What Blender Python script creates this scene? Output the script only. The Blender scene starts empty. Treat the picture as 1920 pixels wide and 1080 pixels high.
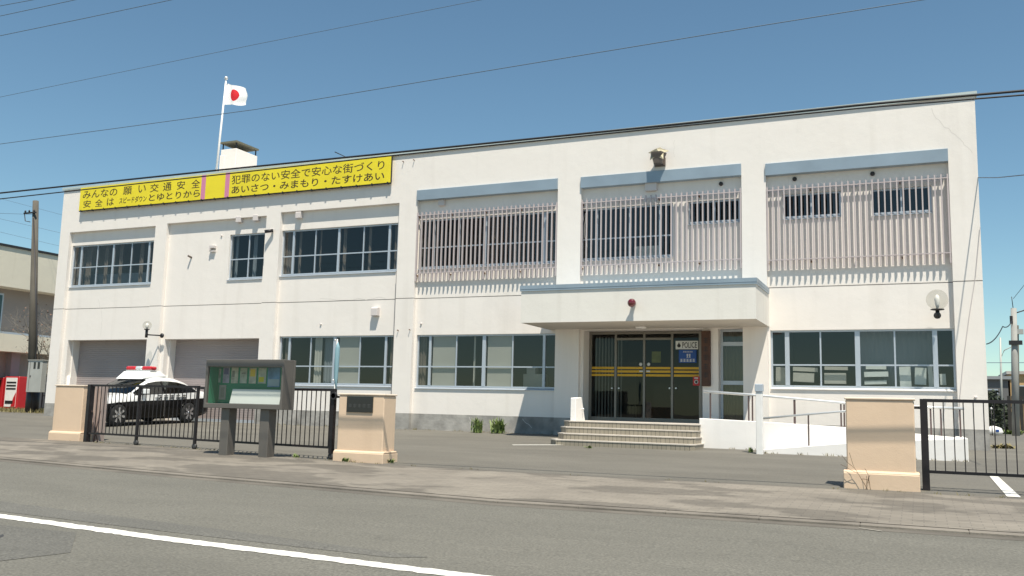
import bpy, bmesh, math, random
from mathutils import Vector, Matrix
R_ = math.radians
random.seed(7)
S = bpy.context.scene
COL = S.collection

# ------------------------------------------------------------------ camera
YAW, PITCH, ROLL, FPX = -0.4213, 0.1321, 0.0248, 1703.18
CAM = Vector((28.5913, -23.1672, 0.6765))
_F = Vector((math.sin(YAW), math.cos(YAW), 0)); _R = Vector((math.cos(YAW), -math.sin(YAW), 0)); _U = Vector((0, 0, 1))
F3 = math.cos(PITCH) * _F + math.sin(PITCH) * _U
U2 = -math.sin(PITCH) * _F + math.cos(PITCH) * _U
R3 = math.cos(ROLL) * _R + math.sin(ROLL) * U2
U3 = -math.sin(ROLL) * _R + math.cos(ROLL) * U2
cd = bpy.data.cameras.new("camera")
cam = bpy.data.objects.new("camera", cd); COL.objects.link(cam)
M3 = Matrix((R3, U3, -F3)).transposed()
cam.matrix_world = Matrix.Translation(CAM) @ M3.to_4x4()
cd.sensor_width = 36; cd.lens = FPX / 1920 * 36
cd.clip_start = 0.1; cd.clip_end = 3000
S.camera = cam

# ------------------------------------------------------------------ world, sun, exposure
SUN = Vector((0.26, -0.36, 1.0)).normalized()
w = bpy.data.worlds.new("World"); S.world = w; w.use_nodes = True
nt = w.node_tree; nt.nodes.clear()
sky = nt.nodes.new('ShaderNodeTexSky'); sky.sky_type = 'NISHITA'; sky.sun_disc = False
sky.sun_elevation = math.asin(SUN.z); sky.sun_rotation = math.atan2(SUN.x, SUN.y)
sky.air_density = 1.0; sky.dust_density = 0.05; sky.ozone_density = 1.0
bg = nt.nodes.new('ShaderNodeBackground'); bg.inputs[1].default_value = 0.088
wo = nt.nodes.new('ShaderNodeOutputWorld')
tint = nt.nodes.new('ShaderNodeMix'); tint.data_type = 'RGBA'; tint.blend_type = 'MULTIPLY'; tint.inputs['Factor'].default_value = 1
tint.inputs['B'].default_value = (.84, 1.02, .985, 1)
nt.links.new(sky.outputs[0], tint.inputs['A']); nt.links.new(tint.outputs['Result'], bg.inputs[0]); nt.links.new(bg.outputs[0], wo.inputs[0])
sd = bpy.data.lights.new("sun", 'SUN'); sd.energy = 5.0; sd.angle = R_(0.53); sd.color = (1, .93, .80)
so = bpy.data.objects.new("sun", sd); COL.objects.link(so)
so.rotation_euler = SUN.to_track_quat('Z', 'Y').to_euler()
so.location = (20, -30, 60)
S.view_settings.view_transform = 'Standard'; S.view_settings.look = 'None'
S.view_settings.exposure = 0.42; S.view_settings.gamma = 1
S.cycles.max_bounces = 8; S.cycles.transparent_max_bounces = 16
S.cycles.use_denoising = True

# ------------------------------------------------------------------ helpers
def ray(x, y): return F3 + R3 * ((x - 960) / FPX) + U3 * ((540 - y) / FPX)
def W(x, y, Y):                      # point of the plane at depth Y that the photograph shows at x, y
    d = ray(x, y); return CAM + d * ((Y - CAM.y) / d.y)
def gz(Y): return 0.0333 * Y if Y < 0 else 0.0      # forecourt falls gently towards the street
def G(x, y):
    d = ray(x, y); t = (0.0333 * CAM.y - CAM.z) / (d.z - 0.0333 * d.y); p = CAM + d * t
    return p

class MB:
    def __init__(s): s.bm = bmesh.new(); s.mi = 0
    def face(s, pts):
        vs = [s.bm.verts.new(p) for p in pts]
        try:
            f = s.bm.faces.new(vs); f.material_index = s.mi; return f
        except ValueError: return None
    def box(s, x0, x1, y0, y1, z0, z1):
        v = [s.bm.verts.new(p) for p in ((x0,y0,z0),(x1,y0,z0),(x1,y1,z0),(x0,y1,z0),(x0,y0,z1),(x1,y0,z1),(x1,y1,z1),(x0,y1,z1))]
        for q in ((0,3,2,1),(4,5,6,7),(0,1,5,4),(1,2,6,5),(2,3,7,6),(3,0,4,7)):
            f = s.bm.faces.new([v[i] for i in q]); f.material_index = s.mi
        return s
    def cbox(s, c, d, rot=None):     # centre, dims, matrix
        hx, hy, hz = d[0]/2, d[1]/2, d[2]/2; c = Vector(c)
        P = [Vector(p) for p in ((-hx,-hy,-hz),(hx,-hy,-hz),(hx,hy,-hz),(-hx,hy,-hz),(-hx,-hy,hz),(hx,-hy,hz),(hx,hy,hz),(-hx,hy,hz))]
        if rot: P = [rot @ p for p in P]
        v = [s.bm.verts.new(c + p) for p in P]
        for q in ((0,3,2,1),(4,5,6,7),(0,1,5,4),(1,2,6,5),(2,3,7,6),(3,0,4,7)):
            f = s.bm.faces.new([v[i] for i in q]); f.material_index = s.mi
        return s
    def prism(s, poly, axis, a, b):  # poly = 2D points in the other two axes (in x,y,z order)
        def P(u, v, t): return {0:(t,u,v),1:(u,t,v),2:(u,v,t)}[axis]
        A = [s.bm.verts.new(P(u,v,a)) for u,v in poly]; B = [s.bm.verts.new(P(u,v,b)) for u,v in poly]
        n = len(poly)
        fs = [s.bm.faces.new(A), s.bm.faces.new(B[::-1])]
        for i in range(n): fs.append(s.bm.faces.new((A[i],B[i],B[(i+1)%n],A[(i+1)%n])))
        for f in fs: f.material_index = s.mi
        return s
    def tube(s, pts, r, n=8, caps=True):
        pts = [Vector(p) for p in pts]; rings = []
        if not hasattr(r, '__len__'): r = [r]*len(pts)
        for i, p in enumerate(pts):
            t = (pts[min(i+1,len(pts)-1)] - pts[max(i-1,0)]).normalized()
            a = t.cross(Vector((0,0,1)) if abs(t.z) < .9 else Vector((1,0,0))).normalized(); b = t.cross(a)
            rings.append([s.bm.verts.new(p + (a*math.cos(2*math.pi*k/n) + b*math.sin(2*math.pi*k/n))*r[i]) for k in range(n)])
        for i in range(len(rings)-1):
            for k in range(n):
                f = s.bm.faces.new((rings[i][k],rings[i][(k+1)%n],rings[i+1][(k+1)%n],rings[i+1][k])); f.material_index = s.mi; f.smooth = n > 5
        if caps:
            for q in (rings[0], rings[-1][::-1]):
                f = s.bm.faces.new(q); f.material_index = s.mi
        return s
    def lathe(s, c, prof, axis='z', n=20):   # prof: (radius, height)
        c = Vector(c); rings = []
        for r, h in prof:
            ring = []
            for k in range(n):
                a = 2*math.pi*k/n; u, v = r*math.cos(a), r*math.sin(a)
                ring.append(s.bm.verts.new(c + Vector({'z':(u,v,h),'y':(u,h,v),'x':(h,u,v)}[axis])))
            rings.append(ring)
        for i in range(len(rings)-1):
            for k in range(n):
                f = s.bm.faces.new((rings[i][k],rings[i][(k+1)%n],rings[i+1][(k+1)%n],rings[i+1][k])); f.material_index = s.mi; f.smooth = True
        for q in (rings[0][::-1], rings[-1]):
            f = s.bm.faces.new(q); f.material_index = s.mi
        return s
    def grid_wall(s, x0, x1, z0, z1, holes, y0, y1):
        xs = sorted({x0, x1} | {min(max(h[i],x0),x1) for h in holes for i in (0,1)})
        zs = sorted({z0, z1} | {min(max(h[i],z0),z1) for h in holes for i in (2,3)})
        nx, nz = len(xs)-1, len(zs)-1
        def solid(i, j):
            if i < 0 or j < 0 or i >= nx or j >= nz: return False
            cx, cz = (xs[i]+xs[i+1])/2, (zs[j]+zs[j+1])/2
            return not any(h[0] < cx < h[1] and h[2] < cz < h[3] for h in holes)
        vd = {}
        def V(i, j, y):
            k = (i, j, y)
            if k not in vd: vd[k] = s.bm.verts.new((xs[i], y, zs[j]))
            return vd[k]
        def q(*vs):
            f = s.bm.faces.new(vs); f.material_index = s.mi
        for i in range(nx):
            for j in range(nz):
                if not solid(i, j): continue
                q(V(i,j,y0),V(i+1,j,y0),V(i+1,j+1,y0),V(i,j+1,y0)); q(V(i,j,y1),V(i,j+1,y1),V(i+1,j+1,y1),V(i+1,j,y1))
                if not solid(i-1,j): q(V(i,j,y0),V(i,j+1,y0),V(i,j+1,y1),V(i,j,y1))
                if not solid(i+1,j): q(V(i+1,j,y0),V(i+1,j,y1),V(i+1,j+1,y1),V(i+1,j+1,y0))
                if not solid(i,j-1): q(V(i,j,y0),V(i,j,y1),V(i+1,j,y1),V(i+1,j,y0))
                if not solid(i,j+1): q(V(i,j+1,y0),V(i+1,j+1,y0),V(i+1,j+1,y1),V(i,j+1,y1))
        return s
    def build(s, name, mats, parent=None, bevel=0, smooth=None, seg=1, recalc=True):
        if recalc: bmesh.ops.recalc_face_normals(s.bm, faces=s.bm.faces)
        me = bpy.data.meshes.new(name); s.bm.to_mesh(me); s.bm.free()
        for m in (mats if isinstance(mats, (list, tuple)) else [mats]): me.materials.append(m)
        o = bpy.data.objects.new(name, me); COL.objects.link(o)
        if parent is not None: attach(o, parent)
        if smooth is not None:
            for p in me.polygons: p.use_smooth = smooth
        if bevel:
            b = o.modifiers.new("bevel", 'BEVEL'); b.width = bevel; b.segments = seg; b.limit_method = 'ANGLE'; b.angle_limit = R_(50)
        return o
def world_of(o):
    m = o.matrix_basis.copy()
    return world_of(o.parent) @ o.matrix_parent_inverse @ m if o.parent else m
def attach(o, parent):
    o.parent = parent; o.matrix_parent_inverse = world_of(parent).inverted()
def tag(o, label=None, cat=None, group=None, kind=None):
    if label: o['label'] = label
    if cat: o['category'] = cat
    if group: o['group'] = group
    if kind: o['kind'] = kind
    return o
def empty(name, loc, label, cat, group=None):
    o = bpy.data.objects.new(name, None); COL.objects.link(o); o.location = loc; o.empty_display_size = .2
    return tag(o, label, cat, group)
def text_mesh(name, body, mat, parent, x0, x1, z0, z1, Y, bold=0.0, vertical=False, push=0.0015):
    cu = bpy.data.curves.new(name, 'FONT'); cu.body = body; cu.offset = bold; cu.resolution_u = 3
    cu.extrude = 0.0
    o = bpy.data.objects.new(name, cu); COL.objects.link(o)
    bpy.context.view_layer.update()
    me = bpy.data.meshes.new_from_object(o.evaluated_get(bpy.context.evaluated_depsgraph_get()))
    bpy.data.objects.remove(o); bpy.data.curves.remove(cu)
    if not me.vertices: return None
    xs = [v.co.x for v in me.vertices]; ys = [v.co.y for v in me.vertices]
    ax, bx, ay, by = min(xs), max(xs), min(ys), max(ys)
    for v in me.vertices:
        u = (v.co.x - ax)/max(bx-ax,1e-6); t = (v.co.y - ay)/max(by-ay,1e-6)
        v.co = (x0 + u*(x1-x0), Y - push, z0 + t*(z1-z0))
    me.name = name; me.materials.clear(); me.materials.append(mat)
    o = bpy.data.objects.new(name, me); COL.objects.link(o)
    if parent is not None: attach(o, parent)
    return o
def join_meshes(name, objs, parent):
    bm = bmesh.new()
    for o in objs:
        if o is None: continue
        bm.from_mesh(o.data)
    me = bpy.data.meshes.new(name); bm.to_mesh(me); bm.free()
    me.materials.append(objs[0].data.materials[0])
    for o in objs:
        if o: bpy.data.objects.remove(o)
    n = bpy.data.objects.new(name, me); COL.objects.link(n)
    if parent is not None: attach(n, parent)
    return n

# ------------------------------------------------------------------ materials
def nodes_of(m): return m.node_tree.nodes, m.node_tree.links
def mat(name, col, rough=.6, metal=0, noise=None, bump=None, spec=None, alpha=None, coat=0):
    """noise: (scale, amount, detail) colour variation, bump: (scale, strength)"""
    m = bpy.data.materials.new(name); m.use_nodes = True
    N, L = nodes_of(m); p = N['Principled BSDF']
    p.inputs['Base Color'].default_value = (*col, 1); p.inputs['Roughness'].default_value = rough; p.inputs['Metallic'].default_value = metal
    if coat: p.inputs['Coat Weight'].default_value = coat
    tc = N.new('ShaderNodeTexCoord')
    if noise:
        sc, am = noise[0], noise[1]
        t = N.new('ShaderNodeTexNoise'); t.inputs['Scale'].default_value = sc; t.inputs['Detail'].default_value = 6
        L.new(tc.outputs['Object'], t.inputs['Vector'])
        mr = N.new('ShaderNodeMapRange'); mr.inputs[1].default_value = .3; mr.inputs[2].default_value = .7; mr.inputs[3].default_value = 1-am; mr.inputs[4].default_value = 1+am*.6
        L.new(t.outputs['Fac'], mr.inputs[0])
        mx = N.new('ShaderNodeMix'); mx.data_type = 'RGBA'; mx.blend_type = 'MULTIPLY'; mx.inputs['Factor'].default_value = 1
        mx.inputs['A'].default_value = (*col, 1); L.new(mr.outputs[0], mx.inputs['B']); L.new(mx.outputs['Result'], p.inputs['Base Color'])
    if bump:
        t = N.new('ShaderNodeTexNoise'); t.inputs['Scale'].default_value = bump[0]; t.inputs['Detail'].default_value = 5
        L.new(tc.outputs['Object'], t.inputs['Vector'])
        b = N.new('ShaderNodeBump'); b.inputs['Strength'].default_value = bump[1]; b.inputs['Distance'].default_value = .02
        L.new(t.outputs['Fac'], b.inputs['Height']); L.new(b.outputs[0], p.inputs['Normal'])
    return m
def stucco(name, col, dirt=.22):
    m = bpy.data.materials.new(name); m.use_nodes = True; N, L = nodes_of(m); p = N['Principled BSDF']; p.inputs['Roughness'].default_value = .75
    tc = N.new('ShaderNodeTexCoord')
    mp = N.new('ShaderNodeMapping'); mp.inputs['Scale'].default_value = (2.2, 2.2, .16); L.new(tc.outputs['Object'], mp.inputs['Vector'])
    t1 = N.new('ShaderNodeTexNoise'); t1.inputs['Scale'].default_value = 1.4; t1.inputs['Detail'].default_value = 7; L.new(mp.outputs[0], t1.inputs['Vector'])
    t2 = N.new('ShaderNodeTexNoise'); t2.inputs['Scale'].default_value = .55; t2.inputs['Detail'].default_value = 8; t2.inputs['Roughness'].default_value = .65; L.new(tc.outputs['Object'], t2.inputs['Vector'])
    r1 = N.new('ShaderNodeMapRange'); r1.inputs[1].default_value = .55; r1.inputs[2].default_value = .8; r1.inputs[3].default_value = 0; r1.inputs[4].default_value = dirt; L.new(t1.outputs['Fac'], r1.inputs[0])
    r2 = N.new('ShaderNodeMapRange'); r2.inputs[1].default_value = .35; r2.inputs[2].default_value = .75; r2.inputs[3].default_value = 0; r2.inputs[4].default_value = dirt*.5; L.new(t2.outputs['Fac'], r2.inputs[0])
    ad = N.new('ShaderNodeMath'); ad.operation = 'ADD'; L.new(r1.outputs[0], ad.inputs[0]); L.new(r2.outputs[0], ad.inputs[1])
    mx = N.new('ShaderNodeMix'); mx.data_type = 'RGBA'; mx.inputs['A'].default_value = (*col, 1); mx.inputs['B'].default_value = (col[0]*.55, col[1]*.52, col[2]*.47, 1)
    L.new(ad.outputs[0], mx.inputs['Factor']); L.new(mx.outputs['Result'], p.inputs['Base Color'])
    t3 = N.new('ShaderNodeTexNoise'); t3.inputs['Scale'].default_value = 1.6; t3.inputs['Detail'].default_value = 8; t3.inputs['Roughness'].default_value = .6; L.new(tc.outputs['Object'], t3.inputs['Vector'])
    t4 = N.new('ShaderNodeTexNoise'); t4.inputs['Scale'].default_value = 60; L.new(tc.outputs['Object'], t4.inputs['Vector'])
    b1 = N.new('ShaderNodeBump'); b1.inputs['Strength'].default_value = .35; b1.inputs['Distance'].default_value = .03; L.new(t3.outputs['Fac'], b1.inputs['Height'])
    b2 = N.new('ShaderNodeBump'); b2.inputs['Strength'].default_value = .15; b2.inputs['Distance'].default_value = .01; L.new(t4.outputs['Fac'], b2.inputs['Height']); L.new(b1.outputs[0], b2.inputs['Normal'])
    L.new(b2.outputs[0], p.inputs['Normal'])
    return m
def asphalt(name, col, patch=.25, speck=.35, scale=.25):
    m = bpy.data.materials.new(name); m.use_nodes = True; N, L = nodes_of(m); p = N['Principled BSDF']; p.inputs['Roughness'].default_value = .85
    tc = N.new('ShaderNodeTexCoord')
    mp = N.new('ShaderNodeMapping'); mp.inputs['Scale'].default_value = (.35, 1, 1); L.new(tc.outputs['Object'], mp.inputs['Vector'])
    a = N.new('ShaderNodeTexNoise'); a.inputs['Scale'].default_value = scale*4; a.inputs['Detail'].default_value = 8; a.inputs['Roughness'].default_value = .6; L.new(mp.outputs[0], a.inputs['Vector'])
    b = N.new('ShaderNodeTexNoise'); b.inputs['Scale'].default_value = 45; b.inputs['Detail'].default_value = 3; L.new(tc.outputs['Object'], b.inputs['Vector'])
    c = N.new('ShaderNodeTexVoronoi'); c.inputs['Scale'].default_value = 38; L.new(tc.outputs['Object'], c.inputs['Vector'])
    ra = N.new('ShaderNodeMapRange'); ra.inputs[1].default_value=.3; ra.inputs[2].default_value=.7; ra.inputs[3].default_value=1-patch; ra.inputs[4].default_value=1+patch*.7; L.new(a.outputs['Fac'], ra.inputs[0])
    rb = N.new('ShaderNodeMapRange'); rb.inputs[1].default_value=.25; rb.inputs[2].default_value=.75; rb.inputs[3].default_value=1-speck; rb.inputs[4].default_value=1+speck; L.new(b.outputs['Fac'], rb.inputs[0])
    mu = N.new('ShaderNodeMath'); mu.operation='MULTIPLY'; L.new(ra.outputs[0], mu.inputs[0]); L.new(rb.outputs[0], mu.inputs[1])
    sp = N.new('ShaderNodeMapRange'); sp.inputs[1].default_value=.0; sp.inputs[2].default_value=.12; sp.inputs[3].default_value=1.55; sp.inputs[4].default_value=1.0; L.new(c.outputs['Distance'], sp.inputs[0])
    mu2 = N.new('ShaderNodeMath'); mu2.operation='MULTIPLY'; L.new(mu.outputs[0], mu2.inputs[0]); L.new(sp.outputs[0], mu2.inputs[1])
    mx = N.new('ShaderNodeMix'); mx.data_type='RGBA'; mx.blend_type='MULTIPLY'; mx.inputs['Factor'].default_value=1; mx.inputs['A'].default_value=(*col,1); L.new(mu2.outputs[0], mx.inputs['B'])
    L.new(mx.outputs['Result'], p.inputs['Base Color'])
    bu = N.new('ShaderNodeBump'); bu.inputs['Strength'].default_value=.5; bu.inputs['Distance'].default_value=.01; L.new(b.outputs['Fac'], bu.inputs['Height']); L.new(bu.outputs[0], p.inputs['Normal'])
    return m
def bricky(name, c1, c2, mortar, bw, bh, mw=.02, patch=None, rough=.8, coords='Object', swz=None, bumpy=.3):
    m = bpy.data.materials.new(name); m.use_nodes = True; N, L = nodes_of(m); p = N['Principled BSDF']; p.inputs['Roughness'].default_value = rough
    tc = N.new('ShaderNodeTexCoord'); vec = tc.outputs[coords]
    if swz:
        sx = N.new('ShaderNodeSeparateXYZ'); L.new(vec, sx.inputs[0]); cx = N.new('ShaderNodeCombineXYZ')
        L.new(sx.outputs[swz[0]], cx.inputs[0]); L.new(sx.outputs[swz[1]], cx.inputs[1]); vec = cx.outputs[0]
    b = N.new('ShaderNodeTexBrick'); b.inputs['Scale'].default_value = 1; b.inputs['Brick Width'].default_value = bw; b.inputs['Row Height'].default_value = bh
    b.inputs['Mortar Size'].default_value = mw; b.inputs['Mortar Smooth'].default_value = .3; b.inputs['Bias'].default_value = 0
    if name == 'step_tile': b.offset = 0
    b.inputs['Color1'].default_value = (*c1,1); b.inputs['Color2'].default_value = (*c2,1); b.inputs['Mortar'].default_value = (*mortar,1)
    L.new(vec, b.inputs['Vector'])
    out = b.outputs['Color']
    if patch:
        t = N.new('ShaderNodeTexNoise'); t.inputs['Scale'].default_value = patch[0]; t.inputs['Detail'].default_value = 4
        mp = N.new('ShaderNodeMapping'); mp.inputs['Scale'].default_value = (.55, 1, 1); L.new(tc.outputs['Object'], mp.inputs['Vector']); L.new(mp.outputs[0], t.inputs['Vector'])
        r = N.new('ShaderNodeMapRange'); r.inputs[1].default_value=.47; r.inputs[2].default_value=.53; r.inputs[3].default_value=1-patch[1]; r.inputs[4].default_value=1.0; L.new(t.outputs['Fac'], r.inputs[0])
        t2 = N.new('ShaderNodeTexNoise'); t2.inputs['Scale'].default_value = 1.1; t2.inputs['Detail'].default_value = 8; L.new(tc.outputs['Object'], t2.inputs['Vector'])
        r2 = N.new('ShaderNodeMapRange'); r2.inputs[1].default_value=.3; r2.inputs[2].default_value=.7; r2.inputs[3].default_value=.86; r2.inputs[4].default_value=1.12; L.new(t2.outputs['Fac'], r2.inputs[0])
        mu = N.new('ShaderNodeMath'); mu.operation='MULTIPLY'; L.new(r.outputs[0], mu.inputs[0]); L.new(r2.outputs[0], mu.inputs[1])
        mx = N.new('ShaderNodeMix'); mx.data_type='RGBA'; mx.blend_type='MULTIPLY'; mx.inputs['Factor'].default_value=1; L.new(out, mx.inputs['A']); L.new(mu.outputs[0], mx.inputs['B']); out = mx.outputs['Result']
    L.new(out, p.inputs['Base Color'])
    bu = N.new('ShaderNodeBump'); bu.inputs['Strength'].default_value=bumpy; bu.inputs['Distance'].default_value=.008; bu.invert = True; L.new(b.outputs['Fac'], bu.inputs['Height']); L.new(bu.outputs[0], p.inputs['Normal'])
    return m
def glassmat(name, tint=(.62,.68,.68), ior=1.5):
    m = bpy.data.materials.new(name); m.use_nodes = True; N, L = nodes_of(m); N.remove(N['Principled BSDF'])
    tr = N.new('ShaderNodeBsdfTransparent'); tr.inputs[0].default_value = (*tint,1)
    gl = N.new('ShaderNodeBsdfGlossy'); gl.inputs['Roughness'].default_value = .01; gl.inputs[0].default_value = (.92,.92,.92,1)
    lw = N.new('ShaderNodeLayerWeight'); lw.inputs[0].default_value = .5; pw = N.new('ShaderNodeMath'); pw.operation = 'POWER'; pw.inputs[1].default_value = 5; L.new(lw.outputs['Facing'], pw.inputs[0])
    f0 = ((ior-1)/(ior+1))**2*2.0; fr = N.new('ShaderNodeMath'); fr.operation = 'MULTIPLY_ADD'; fr.inputs[1].default_value = 1-f0; fr.inputs[2].default_value = f0; L.new(pw.outputs[0], fr.inputs[0])
    t = N.new('ShaderNodeTexNoise'); t.inputs['Scale'].default_value = .8; tc = N.new('ShaderNodeTexCoord'); L.new(tc.outputs['Object'], t.inputs['Vector'])
    bu = N.new('ShaderNodeBump'); bu.inputs['Strength'].default_value = .03; bu.inputs['Distance'].default_value=.05; L.new(t.outputs['Fac'], bu.inputs['Height']); L.new(bu.outputs[0], gl.inputs['Normal'])
    mx = N.new('ShaderNodeMixShader'); L.new(fr.outputs[0], mx.inputs[0]); L.new(tr.outputs[0], mx.inputs[1]); L.new(gl.outputs[0], mx.inputs[2])
    L.new(mx.outputs[0], N['Material Output'].inputs[0])
    return m

M_ = {}
M_['wall'] = stucco('white_stucco', (.815,.765,.715), .16)
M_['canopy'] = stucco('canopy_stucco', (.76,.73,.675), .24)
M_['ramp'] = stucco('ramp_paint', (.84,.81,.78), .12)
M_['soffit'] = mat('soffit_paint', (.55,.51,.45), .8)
M_['plinth'] = mat('plinth_concrete', (.345,.33,.305), .9, noise=(2.2,.42), bump=(9,.5))
M_['joint'] = mat('joint_filler', (.22,.2,.19), .9)
M_['copper'] = mat('blue_grey_sheet', (.30,.37,.43), .42, .25, noise=(1.2,.12))
M_['coping'] = mat('roof_coping', (.52,.58,.56), .45, .2, noise=(1,.1))
M_['alu'] = mat('window_aluminium', (.50,.545,.60), .38, .35)
M_['alu2'] = mat('door_steel', (.22,.2,.175), .4, .6)
M_['glass'] = glassmat('window_glass',(.80,.84,.84),1.42)
M_['doorglass'] = glassmat('door_glass', (.60,.60,.54),1.28)
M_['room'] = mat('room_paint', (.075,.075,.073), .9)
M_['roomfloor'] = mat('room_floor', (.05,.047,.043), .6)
M_['curtain'] = mat('curtain_cloth', (.17,.135,.11), .95, noise=(3,.2))
M_['blind'] = mat('blind_cloth', (.44,.41,.36), .95, noise=(.8,.06))
M_['blindgrey'] = mat('blind_grey', (.20,.22,.24), .9)
M_['grille'] = mat('grille_paint', (.50,.435,.43), .55)
M_['rust'] = mat('rust', (.18,.09,.05), .9, noise=(20,.3))
M_['shutter'] = mat('shutter_steel', (.36,.31,.30), .6, .05, noise=(.7,.1))
M_['grey_plastic'] = mat('vent_plastic', (.62,.57,.55), .6)
M_['dark'] = mat('dark_metal', (.035,.033,.035), .45, .3)
M_['blackpaint'] = mat('black_gate_paint', (.022,.018,.020), .42, .2, noise=(6,.25))
M_['pipe'] = mat('handrail_steel', (.70,.70,.69), .35, .5)
M_['darkpost'] = mat('brown_baluster', (.10,.065,.06), .55)
M_['whitepaint'] = mat('white_paint', (.82,.80,.77), .5, noise=(6,.06))
M_['pillar'] = stucco('beige_render', (.70,.525,.375), .22)
M_['pillarcap'] = mat('pillar_cap', (.74,.62,.50), .7, noise=(4,.12))
M_['plate'] = mat('black_stone_plate', (.025,.025,.024), .25)
M_['plateletter'] = mat('plate_letter', (.055,.055,.053), .35)
M_['yellow'] = mat('banner_yellow', (.80,.66,.025), .55, noise=(1.5,.08))
M_['ink'] = mat('banner_ink', (.055,.035,.012), .7)
M_['pink'] = mat('banner_pink', (.60,.22,.36), .6)
M_['bronze'] = mat('emblem_gold', (.33,.30,.21), .5, .5, noise=(9,.3))
M_['bronzedark'] = mat('emblem_bracket', (.16,.13,.11), .6, .3)
M_['redglass'] = mat('red_lamp_glass', (.13,.010,.014), .08, 0, coat=1)
M_['step'] = bricky('step_tile', (.30,.265,.205), (.265,.235,.18), (.10,.09,.075), .10, .4, .006, swz=(0,2), rough=.6)
M_['tread'] = mat('step_nosing', (.56,.51,.45), .7, noise=(5,.15))
M_['road'] = asphalt('road_asphalt', (.142,.136,.115), .14, .35)
M_['roaddark'] = asphalt('road_patch_asphalt', (.122,.118,.104), .2, .4)
M_['yard'] = asphalt('forecourt_asphalt', (.138,.129,.109), .2, .24)
M_['paver'] = bricky('pavers', (.240,.214,.177), (.208,.185,.153), (.168,.15,.127), .22, .11, .006, patch=(1.3,.34))
M_['kerb'] = mat('kerb_concrete', (.20,.178,.15), .85, noise=(1.3,.35), bump=(30,.3))
M_['gutter'] = mat('gutter_concrete', (.145,.13,.108), .85, noise=(1.4,.3))
M_['line'] = mat('road_paint', (.74,.72,.66), .7, noise=(14,.12))
def wear(m):
    N,L=nodes_of(m); p=N['Principled BSDF']; src=p.inputs['Base Color'].links[0].from_socket
    tc=N.new('ShaderNodeTexCoord'); t=N.new('ShaderNodeTexNoise'); t.inputs['Scale'].default_value=7; t.inputs['Detail'].default_value=9; t.inputs['Roughness'].default_value=.75; L.new(tc.outputs['Object'],t.inputs['Vector'])
    q=N.new('ShaderNodeMapRange'); q.inputs[1].default_value=.60; q.inputs[2].default_value=.66; L.new(t.outputs['Fac'],q.inputs[0])
    mx=N.new('ShaderNodeMix'); mx.data_type='RGBA'; L.new(q.outputs[0],mx.inputs['Factor']); L.new(src,mx.inputs['A']); mx.inputs['B'].default_value=(.16,.15,.13,1); L.new(mx.outputs['Result'],p.inputs['Base Color'])
wear(M_['line'])
M_['iron'] = mat('cast_iron', (.07,.07,.07), .6, .3)
M_['soil'] = mat('soil_and_dust', (.17,.15,.115), .95, noise=(1.2,.35))
M_['leaf'] = mat('weed_leaf', (.17,.23,.065), .6, noise=(9,.3))
M_['leaf2'] = mat('dry_leaf', (.20,.17,.07), .7, noise=(9,.3))
M_['twig'] = mat('twig_bark', (.27,.235,.19), .9, noise=(12,.3))
M_['bud'] = mat('red_bud', (.19,.11,.075), .8)
M_['concpole'] = mat('pole_concrete', (.105,.095,.078), .9, noise=(1.2,.25))
M_['cream'] = stucco('cream_render', (.74,.68,.55), .2)
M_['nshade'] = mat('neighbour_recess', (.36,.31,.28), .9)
M_['cabinet'] = mat('cabinet_steel', (.42,.42,.39), .5, .1, noise=(2,.08))
M_['red'] = mat('vending_red', (.50,.02,.025), .35)
M_['carwhite'] = mat('car_white', (.83,.83,.82), .2, 0, coat=1)
M_['carblack'] = mat('car_black', (.006,.006,.006), .22, 0)
M_['carblack'].node_tree.nodes['Principled BSDF'].inputs['Specular IOR Level'].default_value = .22
M_['carglass'] = glassmat('car_glass', (.16,.2,.19), 1.55)
M_['tyre'] = mat('tyre_rubber', (.02,.02,.02), .85)
M_['rim'] = mat('alloy', (.62,.62,.63), .25, .9)
M_['lampred'] = mat('light_bar_red', (.55,.008,.02), .12, coat=1)
M_['lampclear'] = mat('lamp_clear', (.75,.78,.8), .12, .3, coat=1)
M_['board'] = mat('board_brown_grey', (.145,.132,.118), .5, .2, noise=(1.5,.12))
M_['green'] = mat('green_felt', (.02,.19,.11), .95)
M_['paper'] = mat('paper', (.62,.63,.60), .9)
M_['poster'] = mat('poster_paper', (.42,.41,.33), .8, noise=(9,.25))
M_['posteryel'] = mat('poster_yellow', (.58,.42,.05), .8)
M_['posterblue'] = mat('poster_blue', (.12,.25,.42), .8, noise=(5,.5))
M_['signblue'] = mat('sign_blue', (.015,.075,.30), .5)
M_['signwhite'] = mat('sign_white', (.62,.63,.60), .5)
M_['signink'] = mat('sign_ink', (.02,.02,.02), .6)
M_['stripe'] = mat('door_stripe', (.62,.36,.02), .5)
M_['wood'] = mat('brown_wood', (.075,.032,.018), .6, noise=(4,.35))
M_['cyan'] = mat('pale_blue_cloth', (.20,.34,.39), .8)
M_['wire'] = mat('cable_black', (.015,.015,.018), .6)
M_['wiregrey'] = mat('cable_grey', (.10,.15,.21), .6)
M_['kerb_light'] = mat('old_paint', (.30,.28,.24), .8, noise=(20,.3))
M_['globe'] = None
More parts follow.
